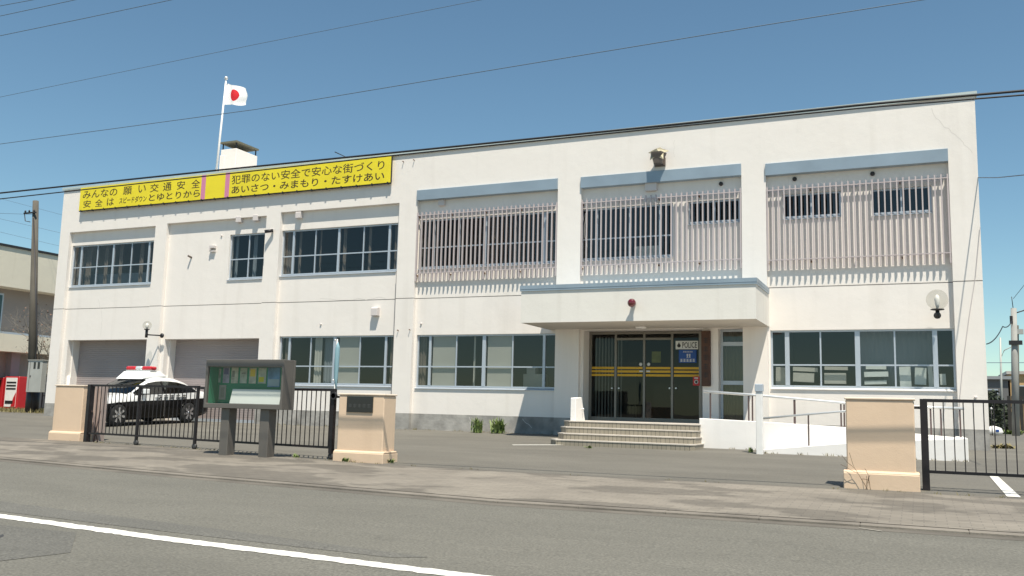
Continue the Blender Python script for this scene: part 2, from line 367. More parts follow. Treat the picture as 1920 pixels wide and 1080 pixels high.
def globemat():
    m = bpy.data.materials.new('clear_globe'); m.use_nodes = True; N, L = nodes_of(m); N.remove(N['Principled BSDF'])
    tr = N.new('ShaderNodeBsdfTransparent'); tr.inputs[0].default_value = (.90,.90,.88,1)
    gl = N.new('ShaderNodeBsdfGlossy'); gl.inputs['Roughness'].default_value = .02
    lf = N.new('ShaderNodeLayerWeight'); lf.inputs[0].default_value = .25; lw = N.new('ShaderNodeMath'); lw.operation='MULTIPLY'; lw.inputs[1].default_value=.22; L.new(lf.outputs['Facing'], lw.inputs[0])
    mx = N.new('ShaderNodeMixShader'); L.new(lw.outputs[0], mx.inputs[0]); L.new(tr.outputs[0], mx.inputs[1]); L.new(gl.outputs[0], mx.inputs[2]); L.new(mx.outputs[0], N['Material Output'].inputs[0])
    return m
M_['globe'] = globemat()

# ------------------------------------------------------------------ ground
def strip(name, pts0, pts1, zoff, m, label=None):     # sheet between two polylines given as (x, y), following the slope
    mb = MB(); n = len(pts0)
    a = [mb.bm.verts.new((x, y, 0.0333*y*(1 if y < 0 else 0) + zoff)) for x, y in pts0]
    b = [mb.bm.verts.new((x, y, 0.0333*y*(1 if y < 0 else 0) + zoff)) for x, y in pts1]
    for i in range(n-1): mb.bm.faces.new((a[i], a[i+1], b[i+1], b[i]))
    o = mb.build(name, m); 
    for p in o.data.polygons:
        if p.normal.z < 0: p.flip()
    return o
# base sheet: forecourt slope, street, then flat to the horizon
mb = MB(); prof = [(-900,-.92),(-25,-.92),(-22,-.76),(0,-.03),(0.2,-.02),(900,-.02)]
for (y0,z0),(y1,z1) in zip(prof, prof[1:]): mb.face(((-900,y0,z0),(900,y0,z0),(900,y1,z1),(-900,y1,z1)))
tag(mb.build('ground', M_['soil'], recalc=False), kind='structure')
KERB = [(-90,-12.15),(14,-12.25),(19,-12.8),(24,-13.2),(28,-13.05),(31,-13.0),(95,-12.9)]
EDGE = [(-90,-8.2),(11,-8.55),(16,-9.05),(20,-9.88),(24,-9.9),(28,-9.75),(95,-9.5)]
def off(pl, d): return [(x, y+d) for x, y in pl]
mb = MB(); n=len(KERB)
tag(strip('road', [(x,-22) for x,_ in KERB], off(KERB,-.18), .004, M_['road']), kind='structure')
tag(strip('gutter', off(KERB,-.18), off(KERB,0), .006, M_['gutter']), kind='structure')
mb = MB()                                             # kerb stones, a low step above the gutter
for (x0,y0),(x1,y1) in zip(KERB, KERB[1:]):
    L = math.hypot(x1-x0,y1-y0); k = max(1,int(L/1.0)) if x0 > -20 and x1 < 60 else 1
    for i in range(k):
        a=(x0+(x1-x0)*i/k, y0+(y1-y0)*i/k); b=(x0+(x1-x0)*((i+1)/k), y0+(y1-y0)*((i+1)/k))
        za, zb = 0.0333*a[1], 0.0333*b[1]; h=.034
        P=[(a[0],a[1],za),(b[0],b[1],zb),(b[0],b[1]+.16,zb),(a[0],a[1]+.16,za)]; T=[(p[0],p[1],p[2]+h) for p in P]
        vs=[mb.bm.verts.new(p) for p in P+T]
        for q in ((4,5,6,7),(0,1,5,4),(2,3,7,6),(1,2,6,5),(3,0,4,7)): mb.bm.faces.new([vs[j] for j in q])
tag(mb.build('kerb', M_['kerb'], bevel=.008), kind='structure')
tag(strip('sidewalk', [(x,y+.165) for x,y in KERB], off(EDGE,-.12), .032, M_['paver']), kind='structure')
tag(strip('drain_strip', off(EDGE,-.12), off(EDGE,.03), .024, M_['gutter']), kind='structure')
mb = MB()
xs = [x for x,_ in EDGE]
for (x0,y0),(x1,y1) in zip(EDGE, EDGE[1:]):
    mb.face(((x0,y0+.03,gz(y0)+.014),(x1,y1+.03,gz(y1)+.014),(x1,0,.006),(x0,0,.006)))
mb.face(((xs[0],0,.006),(xs[-1],0,.006),(xs[-1],45,.006),(xs[0],45,.006)))
tag(mb.build('forecourt', M_['yard'], recalc=False), kind='structure')
# white edge line of the road
WL = [(-90,-15.9),(12,-16.2),(17,-16.33),(19.8,-16.46),(22.4,-16.70),(24.6,-16.81),(26,-16.89),(30,-17.05),(95,-18)]
mb = MB(); rr = random.Random(3)
def polyY(pl, x):
    for (x0,y0),(x1,y1) in zip(pl,pl[1:]):
        if x0 <= x <= x1: return y0+(y1-y0)*(x-x0)/(x1-x0)
    return pl[-1][1]
xq = [-90,10]+[10+.06*i for i in range(1,330)]+[95]
prev=None
for x in xq:
    y = polyY(WL,x); j0=rr.uniform(-.012,.012) if 12<x<29 else 0; j1=rr.uniform(-.015,.015) if 12<x<29 else 0
    cur=((x,y+j0,.0333*(y+j0)+.0085),(x,y-.17+j1,.0333*(y-.17+j1)+.0085))
    if prev: mb.face((prev[1],cur[1],cur[0],prev[0]))
    prev=cur
tag(mb.build('edge_line', M_['line'], recalc=False), kind='structure')
def patch(name, pts, m, z, kind='structure'):
    mb=MB(); mb.face([(x,y,.0333*min(y,0)+z) for x,y in pts]); o=mb.build(name,m,recalc=False)
    for p in o.data.polygons:
        if p.normal.z<0: p.flip()
    return tag(o, kind=kind)
patch('road_patch', [(17,-17.0),(21.45,-16.92),(22.2,-17.62),(22.0,-18.15),(17,-18.1)], M_['roaddark'], .0072)
patch('road_seam', [(17.5,-15.55),(19.3,-15.85),(22.4,-16.15),(24.9,-16.45),(24.6,-16.6),(22.3,-16.5),(17.5,-16.2)], M_['roaddark'], .0068)
mb=MB(); mb.lathe((20.75,-17.55,.0333*-17.55+.0075),[(.36,0),(.36,.006),(.33,.009),(.30,.006),(0.001,.006)],n=28)
for i in range(-4,5):
    hw=math.sqrt(max(.27**2-(i*.06)**2,0)); mb.box(20.75-hw,20.75+hw,-17.55+i*.06-.012,-17.55+i*.06+.012,.0333*-17.55+.01,.0333*-17.55+.018)
tag(mb.build('manhole_cover', M_['iron']), 'round ribbed iron manhole cover in the dark road patch', 'manhole cover')
# painted parking lines on the forecourt
patch('parking_line', [(29.58,-6.4),(29.70,-6.4),(29.76,-9.5),(29.60,-9.5)], M_['line'], .020)
patch('parking_line', [(29.84,-6.25),(34,-6.15),(34,-6.27),(29.84,-6.37)], M_['line'], .020)
patch('parking_line', [(20.2,-4.25),(21.16,-3.62),(21.24,-3.74),(20.3,-4.37)], M_['line'], .018)

# ------------------------------------------------------------------ police station
B = empty('police_station', (15.3, 3, 0), 'long two storey white stucco police station with six bays, grilles and entrance canopy', 'building')
H = 8.27; PL = .47; ZF = 3.85; XR = W(1841.5, 500, 0).x
BW = .135            # bay wall recess
bays = []           # (x0,x1,ztop)
for l, r, t in (((120,560),(286,500),(130,436)), ((303,560),(493,520),(314,419)), ((517,560),(742,552),(527,398)),
                ((778,500),(1044,470),(785,355)), ((1088,470),(1391,440),(1088,330)), ((1437,440),(1783,430),(1437,303))):
    bays.append((W(*l,0).x, W(*r,0).x, W(*t,0).z))
def rect(l, t, r, b, Y):     # pixel box -> x0,x1,z0,z1 ; l,r=(x,y) ; t,b = (x,y)
    return (W(*l,Y).x, W(*r,Y).x, W(*b,Y).z, W(*t,Y).z)
for k,tp in zip((3,4,5),((915,346),(1238,320),(1608,293))):
    bays[k]=(bays[k][0],bays[k][1],W(*tp,0).z-.035)
YB = BW
opens = {
 'w1': rect((133,500),(210,456),(286,490),(210,536),YB),
 'w2': rect((429,480),(464,438),(494.5,480),(464,524),YB),
 'w3': rect((527,470),(638,425),(745,460),(638,514),YB),
 'w4': rect((786,455),(910,404),(1043,445),(910,500),YB),
 'w5': rect((1089,435),(1180,386),(1262,435),(1180,486),YB),
 'w6': rect((1290,400),(1340,374.5),(1387,395),(1340,419),YB),
 'w7': rect((1467.5,390),(1522,360.5),(1577,385),(1522,409),YB),
 'w8': rect((1634,380),(1690,351),(1747,375),(1690,402),YB),
 'g3': rect((521.5,675),(630,629.5),(740,675),(630,724),YB),
 'g4': rect((780,675),(910,626.5),(1045,675),(910,730),YB),
 'g6': rect((1445,675),(1618,617.5),(1791.5,675),(1618,731),YB),
}
gar1 = (W(124,680,YB).x, W(277,680,YB).x, -.5, W(200,637,YB).z)
gar2 = (W(306,680,YB).x, W(488,680,YB).x, -.5, W(395,635,YB).z)
ENT = (W(1089,700,YB).x, W(1396,700,YB).x, -.5, 2.84)
ENTP = (W(1317,700,YB).x, W(1347,700,YB).x)        # wall between door and sidelight
front_holes = [(a,b,-1,t) for a,b,t in bays]
mb = MB()
mb.grid_wall(0, XR, PL, ZF-.011, front_holes, 0, BW)
mb.grid_wall(0, XR, ZF+.011, H, front_holes, 0, BW)
wins = list(opens.values())+[gar1,gar2,ENT]
mb.grid_wall(.02, XR-.02, PL, ZF-.011, wins, BW+.0005, .34)
mb.grid_wall(.02, XR-.02, ZF+.011, H-.02, wins, BW+.0005, .34)
mb.box(0,.3,.3405,13,.0,H-.001); mb.box(XR-.3,XR,.3405,13,0,H-.001); mb.box(.3,XR-.3,12.7,13,0,H-.001)
mb.box(.3,XR-.3,.3405,12.7,7.5,7.75)
for a,b in ((W(1317,700,YB).x, W(1347,700,YB).x),): mb.box(a,b,BW,.75,.3,2.86)
mb.box(ENT[0]-.02,ENT[1]+.02,BW+.012,.8,2.843,3.1)
wall = mb.build('wall', M_['wall'], B)
mb = MB(); ph=[(a,b,-1,t) for a,b,t in bays]
mb.grid_wall(-.004, XR+.004, -.3, PL-.0015, ph, -.006, BW)
mb.build('plinth', M_['plinth'], B); mb = MB()
mb.grid_wall(.01, XR-.01, -.3, PL-.0015, [gar1,gar2,ENT], BW-.006, .34)
mb.build('plinth', M_['plinth'], B)
mb = MB(); mb.grid_wall(.002, XR-.002, ZF-.011, ZF+.011, ph, .012, BW); mb.grid_wall(.03, XR-.03, ZF-.011, ZF+.011, [], BW+.012, .33)
mb.box(bays[2][1]-.012,bays[2][1]+.004,-.003,.09,PL,W(742,508,0).z)
mb.build('expansion_joint', M_['joint'], B)
mb = MB(); mb.box(-.05,XR+.05,-.05,.34,H,H+.075)
mb.box(-.045,XR+.045,-.045,-.03,H-.03,H+.001)
mb.build('roof_coping', M_['coping'], B)
# rooms behind the windows
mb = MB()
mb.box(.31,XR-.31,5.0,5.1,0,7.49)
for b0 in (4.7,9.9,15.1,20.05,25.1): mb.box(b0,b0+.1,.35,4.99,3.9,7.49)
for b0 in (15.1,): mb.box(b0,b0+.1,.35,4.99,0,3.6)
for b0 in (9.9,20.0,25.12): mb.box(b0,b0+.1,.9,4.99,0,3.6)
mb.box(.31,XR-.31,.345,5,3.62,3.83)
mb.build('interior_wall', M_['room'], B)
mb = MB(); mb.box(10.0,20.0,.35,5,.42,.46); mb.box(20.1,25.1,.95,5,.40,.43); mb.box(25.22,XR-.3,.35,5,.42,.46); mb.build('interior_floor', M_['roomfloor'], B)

def window(key, mull, rail=None, YF=.20, name='window', sillm='alu', label=None, outer=.045, sash=True):
    x0,x1,z0,z1 = opens[key] if isinstance(key,str) else key
    mb = MB(); d=.05; zs = z0+.045
    mb.box(x0,x1,YF,YF+d,z1-outer,z1); mb.box(x0,x1,YF,YF+d,zs,zs+outer)
    mb.box(x0,x0+outer,YF+.002,YF+d-.002,zs+outer,z1-outer); mb.box(x1-outer,x1,YF+.002,YF+d-.002,zs+outer,z1-outer)
    cells=[x0+outer]
    for f, wd in mull:
        xm = x0+(x1-x0)*f; mb.box(xm-wd/2,xm+wd/2,YF-.006 if wd>.05 else YF+.004,YF+d-.004,zs+outer,z1-outer); cells.append(xm)
    cells.append(x1-outer)
    if rail:
        zr = zs+(z1-zs)*rail
        edges=[x0+outer]+[v for f,wd in mull for v in (x0+(x1-x0)*f-wd/2, x0+(x1-x0)*f+wd/2)]+[x1-outer]
        for a,b in zip(edges[::2],edges[1::2]): mb.box(a,b,YF+.006,YF+d-.006,zr-.018,zr+.018)
    fr = mb.build(name, M_['alu'], B)
    if label: fr['label']=label
    mb = MB(); mb.face([(x0+.01,YF+.025,zs+.01),(x1-.01,YF+.025,zs+.01),(x1-.01,YF+.025,z1-.01),(x0+.01,YF+.025,z1-.01)]); mb.build('pane', M_['glass'], fr)
    mb = MB(); mb.prism([(BW-.035,z0-.012),(BW-.035,z0+.006),(YF+.03,z0+.045),(YF+.03,z0-.012)],0,x0-.0,x1-.002); mb.build('sill', M_[sillm], fr)
    return fr, (x0,x1,zs,z1)
def curtain(fr, xa, xb, za, zb, Y=.36, m='curtain', wave=.02, name='curtain'):
    mb = MB(); n=max(8,int((xb-xa)/.02)); pv=None
    for i in range(n+1):
        x=xa+(xb-xa)*i/n; y=Y+wave*math.sin(x*60)+wave*.5*math.sin(x*23)
        c=((x,y,za),(x,y,zb))
        if pv: mb.face((pv[0],c[0],c[1],pv[1]))
        pv=c
    return mb.build(name, M_[m], fr, smooth=True)
TK,TN = .075,.036
def fr_(key, f): x0,x1,_,_ = opens[key]; return x0+(x1-x0)*f
# upper floor
f1,e = window('w1',[(.105,TK),(.305,TN),(.505,TK),(.725,TN),(.935,TK)],.46)
for a,b in ((.02,.10),(.13,.19),(.36,.40),(.54,.58),(.79,.83),(.955,.99)): curtain(f1,fr_('w1',a),fr_('w1',b),e[2],e[3])
curtain(f1,fr_('w1',.02),fr_('w1',.98),e[2],e[2]+.50,.75,'blindgrey',.0,'screen')
f2,e = window('w2',[(.53,TN)],.44)
curtain(f2,fr_('w2',.03),fr_('w2',.10),e[2],e[3],.40,'blindgrey'); curtain(f2,fr_('w2',.56),fr_('w2',.66),e[2],e[3],.40,'blindgrey')
f3,e = window('w3',[(.10,TK),(.295,TN),(.50,TK),(.71,TN),(.925,TK)],.42)
for a,b in ((.015,.085),(.12,.145),(.31,.33),(.52,.545),(.73,.75),(.945,.975)): curtain(f3,fr_('w3',a),fr_('w3',b),e[2],e[3])
f4,e = window('w4',[(.105,TK),(.30,TN),(.495,TK),(.71,TN),(.915,TK)],.42)
for a,b in ((.01,.05),(.13,.15),(.52,.55),(.935,.965)): curtain(f4,fr_('w4',a),fr_('w4',b),e[2],e[3])
f5,e = window('w5',[(.17,TK),(.53,TN),(.86,TK)],.40)
curtain(f5,fr_('w5',.55),fr_('w5',.83),e[2]+.1,e[2]+.36,.5,'paper',.01,'paper_sheet')
f6,_ = window('w6',[(.51,TN)],None); f7,_ = window('w7',[(.49,TN)],None); f8,_ = window('w8',[(.50,TN)],None)
# ground floor
f,e = window('g3',[(.085,TK),(.275,TN),(.485,TK+.03),(.70,TN),(.915,TK)],.375)
curtain(f,fr_('g3',.515),fr_('g3',.695),e[2],e[3]-.02,.265,'blind',.0,'blind'); curtain(f,fr_('g3',.30),fr_('g3',.36),e[2],e[3],.30,'blind',.01)
curtain(f,fr_('g3',.36),fr_('g3',.47),e[2],e[3],.42,'blindgrey',.01); curtain(f,fr_('g3',.02),fr_('g3',.06),e[2],e[3],.33); curtain(f,fr_('g3',.94),fr_('g3',.965),e[2],e[3],.33)
f,e = window('g4',[(.095,TK),(.29,TN),(.49,TK+.03),(.69,TN),(.905,TK)],.39)
curtain(f,fr_('g4',.11),fr_('g4',.285),e[2],e[3]-.02,.265,'blind',.0,'blind'); curtain(f,fr_('g4',.51),fr_('g4',.685),e[2],e[3]-.02,.265,'blind',.0,'blind')
curtain(f,fr_('g4',.01),fr_('g4',.055),e[2],e[3],.33); curtain(f,fr_('g4',.395),fr_('g4',.41),e[2],e[3],.40,'blind')
mb=MB(); mb.box(fr_('g4',.72),fr_('g4',.86),.7,1.0,e[2]-.2,e[2]+.42); mb.box(fr_('g4',.74),fr_('g4',.80),.72,.95,e[2]+.42,e[2]+.62); mb.build('cupboard',M_['blind'],f)
f,e = window('g6',[(.095,TK+.03),(.285,TN),(.49,TK+.04),(.69,TN),(.90,TK+.03)],.39, sillm='whitepaint')
curtain(f,fr_('g6',.50),fr_('g6',.89),e[2],e[3],.62,'blindgrey',.004,'blind')
rr=random.Random(5)
for a,b,z0_,z1_ in ((.02,.08,.06,.5),(.12,.24,.14,.36),(.12,.26,.40,.50),(.30,.42,.10,.36),(.30,.43,.44,.52),(.52,.64,.10,.19),(.52,.65,.28,.40),(.53,.64,.46,.55),(.71,.77,.05,.52),(.79,.85,.10,.5),(.86,.885,.05,.55),(.92,.95,.10,.36)):
    mb=MB(); mb.cbox(((fr_('g6',a)+fr_('g6',b))/2,.45+rr.uniform(-.05,.05),e[2]+(z0_+z1_)/2),(fr_('g6',b)-fr_('g6',a),.14,z1_-z0_),Matrix.Rotation(rr.uniform(-.05,.05),3,'Y')); mb.build('shelf_box',M_['paper'] if a>.5 else M_['blind'],f)

# garage shutters
for g in (gar1,gar2):
    mb=MB(); n=int((g[3]-.03)/.075)
    for i in range(n+1):
        z=.02+i*.075; z2=min(z+.0735,g[3]+.1); mb.prism([(.612,z),(.605,z+.012),(.605,z2-.006),(.612,z2),(.66,z2),(.66,z)],0,g[0]+.05,g[1]-.02)
    sh=mb.build('garage_shutter',M_['shutter'],B)
    mb=MB(); mb.box(g[0]+.05,g[1]-.02,.595,.67,0.0,.10); mb.build('bottom_rail',M_['alu'],sh)
    mb=MB(); mb.box(g[0]-.02,g[0]+.0505,.3405,.8,0,g[3]+.02); mb.box(g[1]-.02,g[1]+.03,.3405,.8,0,g[3]+.02); mb.box(g[0]-.02,g[1]+.03,.3405,.8,g[3]+.0,g[3]+.15); mb.build('jamb',M_['wall'],sh)
    mb=MB(); mb.tube([(g[0]+.03,.28,0),(g[0]+.03,.28,1.45)],.045,10); mb.build('guard_post',M_['whitepaint'],sh)

# canopy over the entrance
CX0,CX1,CZ0,CZ1 = 19.34,25.235,2.86,3.74
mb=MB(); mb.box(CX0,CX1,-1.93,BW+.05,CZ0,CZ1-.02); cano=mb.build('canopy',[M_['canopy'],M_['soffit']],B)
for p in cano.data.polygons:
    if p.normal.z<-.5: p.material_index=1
mb=MB(); mb.box(CX0-.03,CX1+.03,-1.965,-.001,CZ1-.02,CZ1+.075); mb.box(CX0-.025,CX1+.025,-1.958,-.001,CZ1-.07,CZ1-.021)
mb.build('coping',M_['copper'],cano)
mb=MB(); mb.lathe((22.1,-.5,CZ0-.05),[(.01,0),(.13,.0),(.15,.05)]); mb.build('ceiling_lamp',M_['whitepaint'],cano)

# visors over the three barred bays
for i,(b,tp) in enumerate(zip(bays[3:],((915,346),(1238,320),(1608,293)))):
    zt=W(*tp,0).z; zb=zt-.31
    mb=MB(); mb.prism([(-.06,zb),(-.06,zt-.012),(-.05,zt-.004),(-.001,zt+.012),(-.001,zt-.034),(BW-.001,zt-.0365),(BW-.001,zb)],0,b[0]+.001,b[1]-.001); mb.build('visor',M_['copper'],B)
    # dark back of the recess above
# window grilles
def grille(b, zt, zb, y0=-.005):
    x0,x1=b[0]+.03,b[1]-.03
    n=int(round((x1-x0)/.1395)); mb=MB()
    for i in range(n+1):
        x=x0+(x1-x0)*i/n; mb.box(x-.016,x+.016,y0,y0+.05,zb-.24,zt+.09)
    g=mb.build('grille',M_['grille'],B)
    for z in (zt,zb):
        mb=MB(); mb.box(x0-.02,x1+.02,y0-.001,y0+.047,z-.012,z+.012); mb.build('rail',M_['grille'],g)
    k=max(3,int((x1-x0)/.9)); mb=MB()
    for i in range(k+1):
        x=x0+(x1-x0)*i/k
        for z in (zt-.02,zb-.05): mb.box(x-.012,x+.012,y0+.047,BW+.02,z-.03,z+.01)
    mb.build('bracket',M_['rust'],g)
grille(bays[3], W(910,395,0).z, W(910,507,0).z); grille(bays[4], W(1240,370,0).z, W(1240,492,0).z); grille(bays[5], W(1610,345,0).z, W(1610,481,0).z)

# small fittings on the facade
def vent_box(px,py,Y=BW,sz=(.20,.15,.22)):
    p=W(px,py,Y-.1); mb=MB(); x,z=p.x,p.z; a,d,h=sz
    mb.prism([(Y,z-h/2),(Y-d,z-h/2),(Y-d,z+h*.35),(Y-d*.75,z+h/2),(Y,z+h/2)],0,x-a/2,x+a/2)
    o=mb.build('vent_hood',M_['grey_plastic'],B,bevel=.01)
for q in ((448,411),(480,408),(560,403)): vent_box(*q)
vent_box(827,379,BW,(.2,.1,.2)); vent_box(703,584,BW,(.22,.16,.26))
p=W(1222,348,BW); mb=MB(); mb.box(p.x-.16,p.x+.16,.02,BW,p.z-.16,p.z+.14); mb.build('vent_hood',M_['grey_plastic'],B,bevel=.01)
for q in ((1352,345),(1490,336),(1636,326)):
    p=W(*q,BW); mb=MB(); mb.lathe((p.x,BW+.01,p.z),[(.055,0),(.055,-.04),(.045,-.07),(.02,-.085),(.002,-.088)],axis='y',n=14); mb.build('vent_cap',M_['dark'],B)
p=W(401,467,BW); mb=MB(); mb.box(p.x-.10,p.x+.10,BW-.09,BW,p.z-.10,p.z-.06); mb.box(p.x-.10,p.x-.05,BW-.12,BW,p.z-.06,p.z+.1); mb.box(p.x-.0499,p.x+.10,BW-.12,BW,p.z+.02,p.z+.1); mb.build('wall_bracket',M_['grey_plastic'],B)
p=W(359,484,BW); mb=MB(); mb.tube([(p.x,BW,p.z+.02),(p.x-.02,BW-.14,p.z+.06)],.035,8); mb.build('wall_spigot',M_['bronzedark'],B)
for q in ((757,304),(777,301),(747,620),(769,619)):
    p=W(*q,0); mb=MB(); mb.tube([(p.x,0,p.z),(p.x,-.05,p.z+.02),(p.x,-.07,p.z-.0)],.012,6); mb.build('wall_hook',M_['rust'],B)
for q in ((790,607),(602,608),(416,442),(1829,745)):
    p=W(*q,BW if q[0]<1800 else 0); yy=BW if q[0]<1800 else 0; mb=MB(); mb.lathe((p.x,yy+.01,p.z),[(.03,0),(.03,-.04),(.012,-.05)],axis='y',n=10); mb.build('pipe_end',M_['grey_plastic'],B)
def crack(pxs,Y,seed,wd=.006):
    rr_=random.Random(seed); mb=MB(); P=[]
    for (a_,b2) in zip(pxs,pxs[1:]):
        for t in range(6):
            f=t/6; q_=W(a_[0]+(b2[0]-a_[0])*f,a_[1]+(b2[1]-a_[1])*f,Y); P.append(q_+Vector((rr_.gauss(0,.018),0,rr_.gauss(0,.018))))
    for u,v in zip(P,P[1:]):
        d_=(v-u).normalized(); n_=Vector((-d_.z,0,d_.x))*wd; mb.face([(c.x,Y-.0012,c.z) for c in (u-n_,v-n_,v+n_,u+n_)])
    mb.build('crack',M_['crackmat'],B)
M_['crackmat']=mat('crack_grey',(.66,.62,.575),.9)
crack([(1745,205),(1768,235),(1800,262),(1828,292)],0,1); crack([(1262,262),(1266,300)],0,2,.004); crack([(1100,372),(1096,420),(1102,470)],0,3,.004)
crack([(600,560),(660,563),(736,556)],BW,4,.005); crack([(185,560),(192,600),(188,634)],BW,5,.006); crack([(880,780),(885,806)],BW-.006,6,.005); crack([(980,786),(1000,806)],BW-.006,7,.006)
# thin grey tube laid as a slanting line down the last pier
pts=[W(1838,425,-.03),W(1829,520,-.02),W(1818,590,-.02),W(1806,680,-.015),W(1800,745,-.015),W(1797,790,-.01)]
mb=MB(); mb.tube(pts,.007,5); tag(mb.build('pier_line',M_['grey_plastic']),'thin grey line slanting down the right end pier of the police station','cable')

# entrance
YD=.60; zl=.42
D=empty('entrance_door',(22,YD,zl),None,None); attach(D,B)
x0,x1=W(1104,700,YD).x,W(1316,700,YD).x; ztp=2.84
dv=[x0]+[W(x,700,YD).x for x in (1154,1207.5,1260)]+[x1]
mb=MB()
for i,x in enumerate(dv):
    wv=.06 if i in (1,2,3) else .08; xa=min(max(x-wv/2,x0),x1-wv); mb.box(xa,xa+wv,YD,YD+.06,zl,ztp-.0)
mb.box(x0,x1,YD+.003,YD+.057,ztp-.08,ztp-.003); mb.box(x0,x1,YD+.003,YD+.057,zl+.0,zl+.10); mb.box(dv[1],dv[3],YD+.003,YD+.057,2.60,2.66)
mb.build('frame',M_['alu2'],D)
mb=MB(); mb.face([(x0+.01,YD+.03,zl+.02),(x1-.01,YD+.03,zl+.02),(x1-.01,YD+.03,ztp-.02),(x0+.01,YD+.03,ztp-.02)]); mb.build('glass',M_['doorglass'],D)
zs=[W(1200,y,YD).z for y in (690,696.5,703.5)]
for z in zs:
    mb=MB()
    for a,b in zip(dv,dv[1:]): mb.box(a+.045,b-.045,YD+.018,YD+.024,z-.030,z+.030)
    mb.build('warning_stripe',M_['stripe'],D)
for px,py in ((1148,728),(1161,728),(1256,728),(1268,728)):
    p=W(px,py,YD); mb=MB(); mb.tube([(p.x,YD+.02,p.z),(p.x,YD-.05,p.z)],.022,10); mb.build('door_handle',M_['pipe'],D)
for px,py,r in ((1201,683,.045),(1216,683,.045)):
    p=W(px,py,YD); mb=MB(); mb.lathe((p.x,YD+.02,p.z),[(r,0),(r,-.012),(.004,-.014)],axis='y',n=16); mb.build('round_sticker',M_['signwhite'],D)
for px in (1202,1215):
    p=W(px,696,YD); mb=MB(); mb.box(p.x-.05,p.x+.05,YD+.012,YD+.017,p.z-.018,p.z+.018); mb.build('door_label',M_['signwhite'],D)
mb=MB(); mb.box(ENT[0]-.03,x0,BW+.002,YD+.2,.3,2.842); mb.build('reveal',M_['wall'],D)
# a few things seen through the door
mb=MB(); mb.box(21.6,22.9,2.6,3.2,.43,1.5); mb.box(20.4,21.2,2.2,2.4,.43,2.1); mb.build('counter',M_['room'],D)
mb=MB()
for i in range(9): mb.box(20.45+i*.09,20.49+i*.09,.78,.80,.45,2.7)
mb.build('blind',M_['blindgrey'],D)
# sidelight to the right of the entrance
sx0,sx1=ENTP[1],ENT[1]; opens['side']=(sx0,sx1,.40,2.84)
fs,_=window('side',[],None,YF=.42,name='sidelight',sillm='wall',outer=.06)
zA=W(1374,644,.42).z; zB=W(1374,717,.42).z
for z in (zA,zB): mb=MB(); mb.box(sx0+.06,sx1-.06,.423,.465,z-.06,z+.04); mb.build('transom',M_['alu'],fs)
M_['olive']=mat('olive_blind',(.11,.10,.07),.95)
curtain(fs,sx0,sx1,.42,2.84,.60,'olive',.01)
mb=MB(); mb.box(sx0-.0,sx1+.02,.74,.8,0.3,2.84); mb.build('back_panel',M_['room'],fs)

# signs at the entrance
p0=W(1267,655,YD); p1=W(1309,639,YD)
S1=empty('police_sign',(p0.x,YD-.01,p0.z),'small white sign reading POLICE behind the upper right entrance glass','sign')
mb=MB(); mb.box(p0.x,p1.x,YD-.012,YD-.004,p0.z,p1.z); mb.build('board',M_['signwhite'],S1)
text_mesh('lettering','POLICE',M_['signink'],S1,p0.x+(p1.x-p0.x)*.30,p1.x-.03,p0.z+.035,p1.z-.035,YD-.012,.012)
cx=p0.x+(p1.x-p0.x)*.15; cz=(p0.z+p1.z)/2
mb=MB(); mb.lathe((cx,YD-.012,cz-.015),[(.048,0),(.048,-.003),(.002,-.003)],axis='y',n=12); mb.prism([(cx-.03,cz+.015),(cx+.03,cz+.015),(cx,cz+.075)],1,YD-.0165,YD-.012); mb.build('emblem',M_['signink'],S1)
p0=W(1273,680,YD); p1=W(1306,656,YD)
S2=empty('blue_notice',(p0.x,YD-.01,p0.z),'blue notice with white lettering below the POLICE sign','notice')
mb=MB(); mb.box(p0.x,p1.x,YD-.012,YD-.004,p0.z,p1.z); mb.build('board',M_['signblue'],S2)
wv=p1.x-p0.x; hv=p1.z-p0.z; mb=MB()      # lettering too small to read in the photograph: strokes of its size only
def glyphs(u0,u1,v0,v1,n):
    for i in range(n):
        xa=p0.x+wv*(u0+(u1-u0)*i/n); xb=xa+wv*(u1-u0)/n*.78; za=p0.z+hv*v0; zb=p0.z+hv*v1; t=(zb-za)*.16
        for f in (0,.42,.84): mb.box(xa,xb,YD-.0145,YD-.0121,za+(zb-za)*f,za+(zb-za)*f+t)
        mb.box((xa+xb)/2-t*.5,(xa+xb)/2+t*.5,YD-.0150,YD-.0121,za,zb)
glyphs(.25,.8,.80,.90,6); glyphs(.44,.70,.40,.68,2); glyphs(.08,.95,.07,.29,5)
mb.build('lettering',M_['signwhite'],S2)
p0=W(1299.5,723,YD); p1=W(1312,706,YD)
S3=empty('red_sticker',(p0.x,YD-.01,p0.z),'small red sticker with a white ring low on the right door glass','sticker')
mb=MB(); mb.box(p0.x,p1.x,YD-.010,YD-.004,p0.z,p1.z); mb.build('backing',mat('sticker_red',(.5,.03,.03),.5),S3)
mb=MB(); c=((p0.x+p1.x)/2,YD-.010,(p0.z+p1.z)/2-.02)
mb.lathe(c,[(.055,0),(.055,-.003),(.03,-.003),(.03,0)],axis='y',n=14); mb.box(p0.x+.04,p1.x-.04,YD-.013,YD-.0101,p1.z-.06,p1.z-.025); mb.build('mark',M_['signwhite'],S3)
p0=W(1224,680,YD+.05); p1=W(1237,659,YD+.05); mb=MB(); mb.box(p0.x-.03,p1.x+.03,YD+.05,YD+.056,p0.z,p1.z)
tag(mb.build('green_poster',mat('poster_olive',(.22,.24,.07),.8,noise=(6,.3))),'faded green poster behind the middle entrance door glass','poster')
yS=.045; p0=W(1315,724,yS); p1=W(1331.5,620,yS)
S4=empty('wooden_name_board',(p0.x,yS,p0.z),'tall narrow brown wooden name board at the right of the entrance doors','sign board')
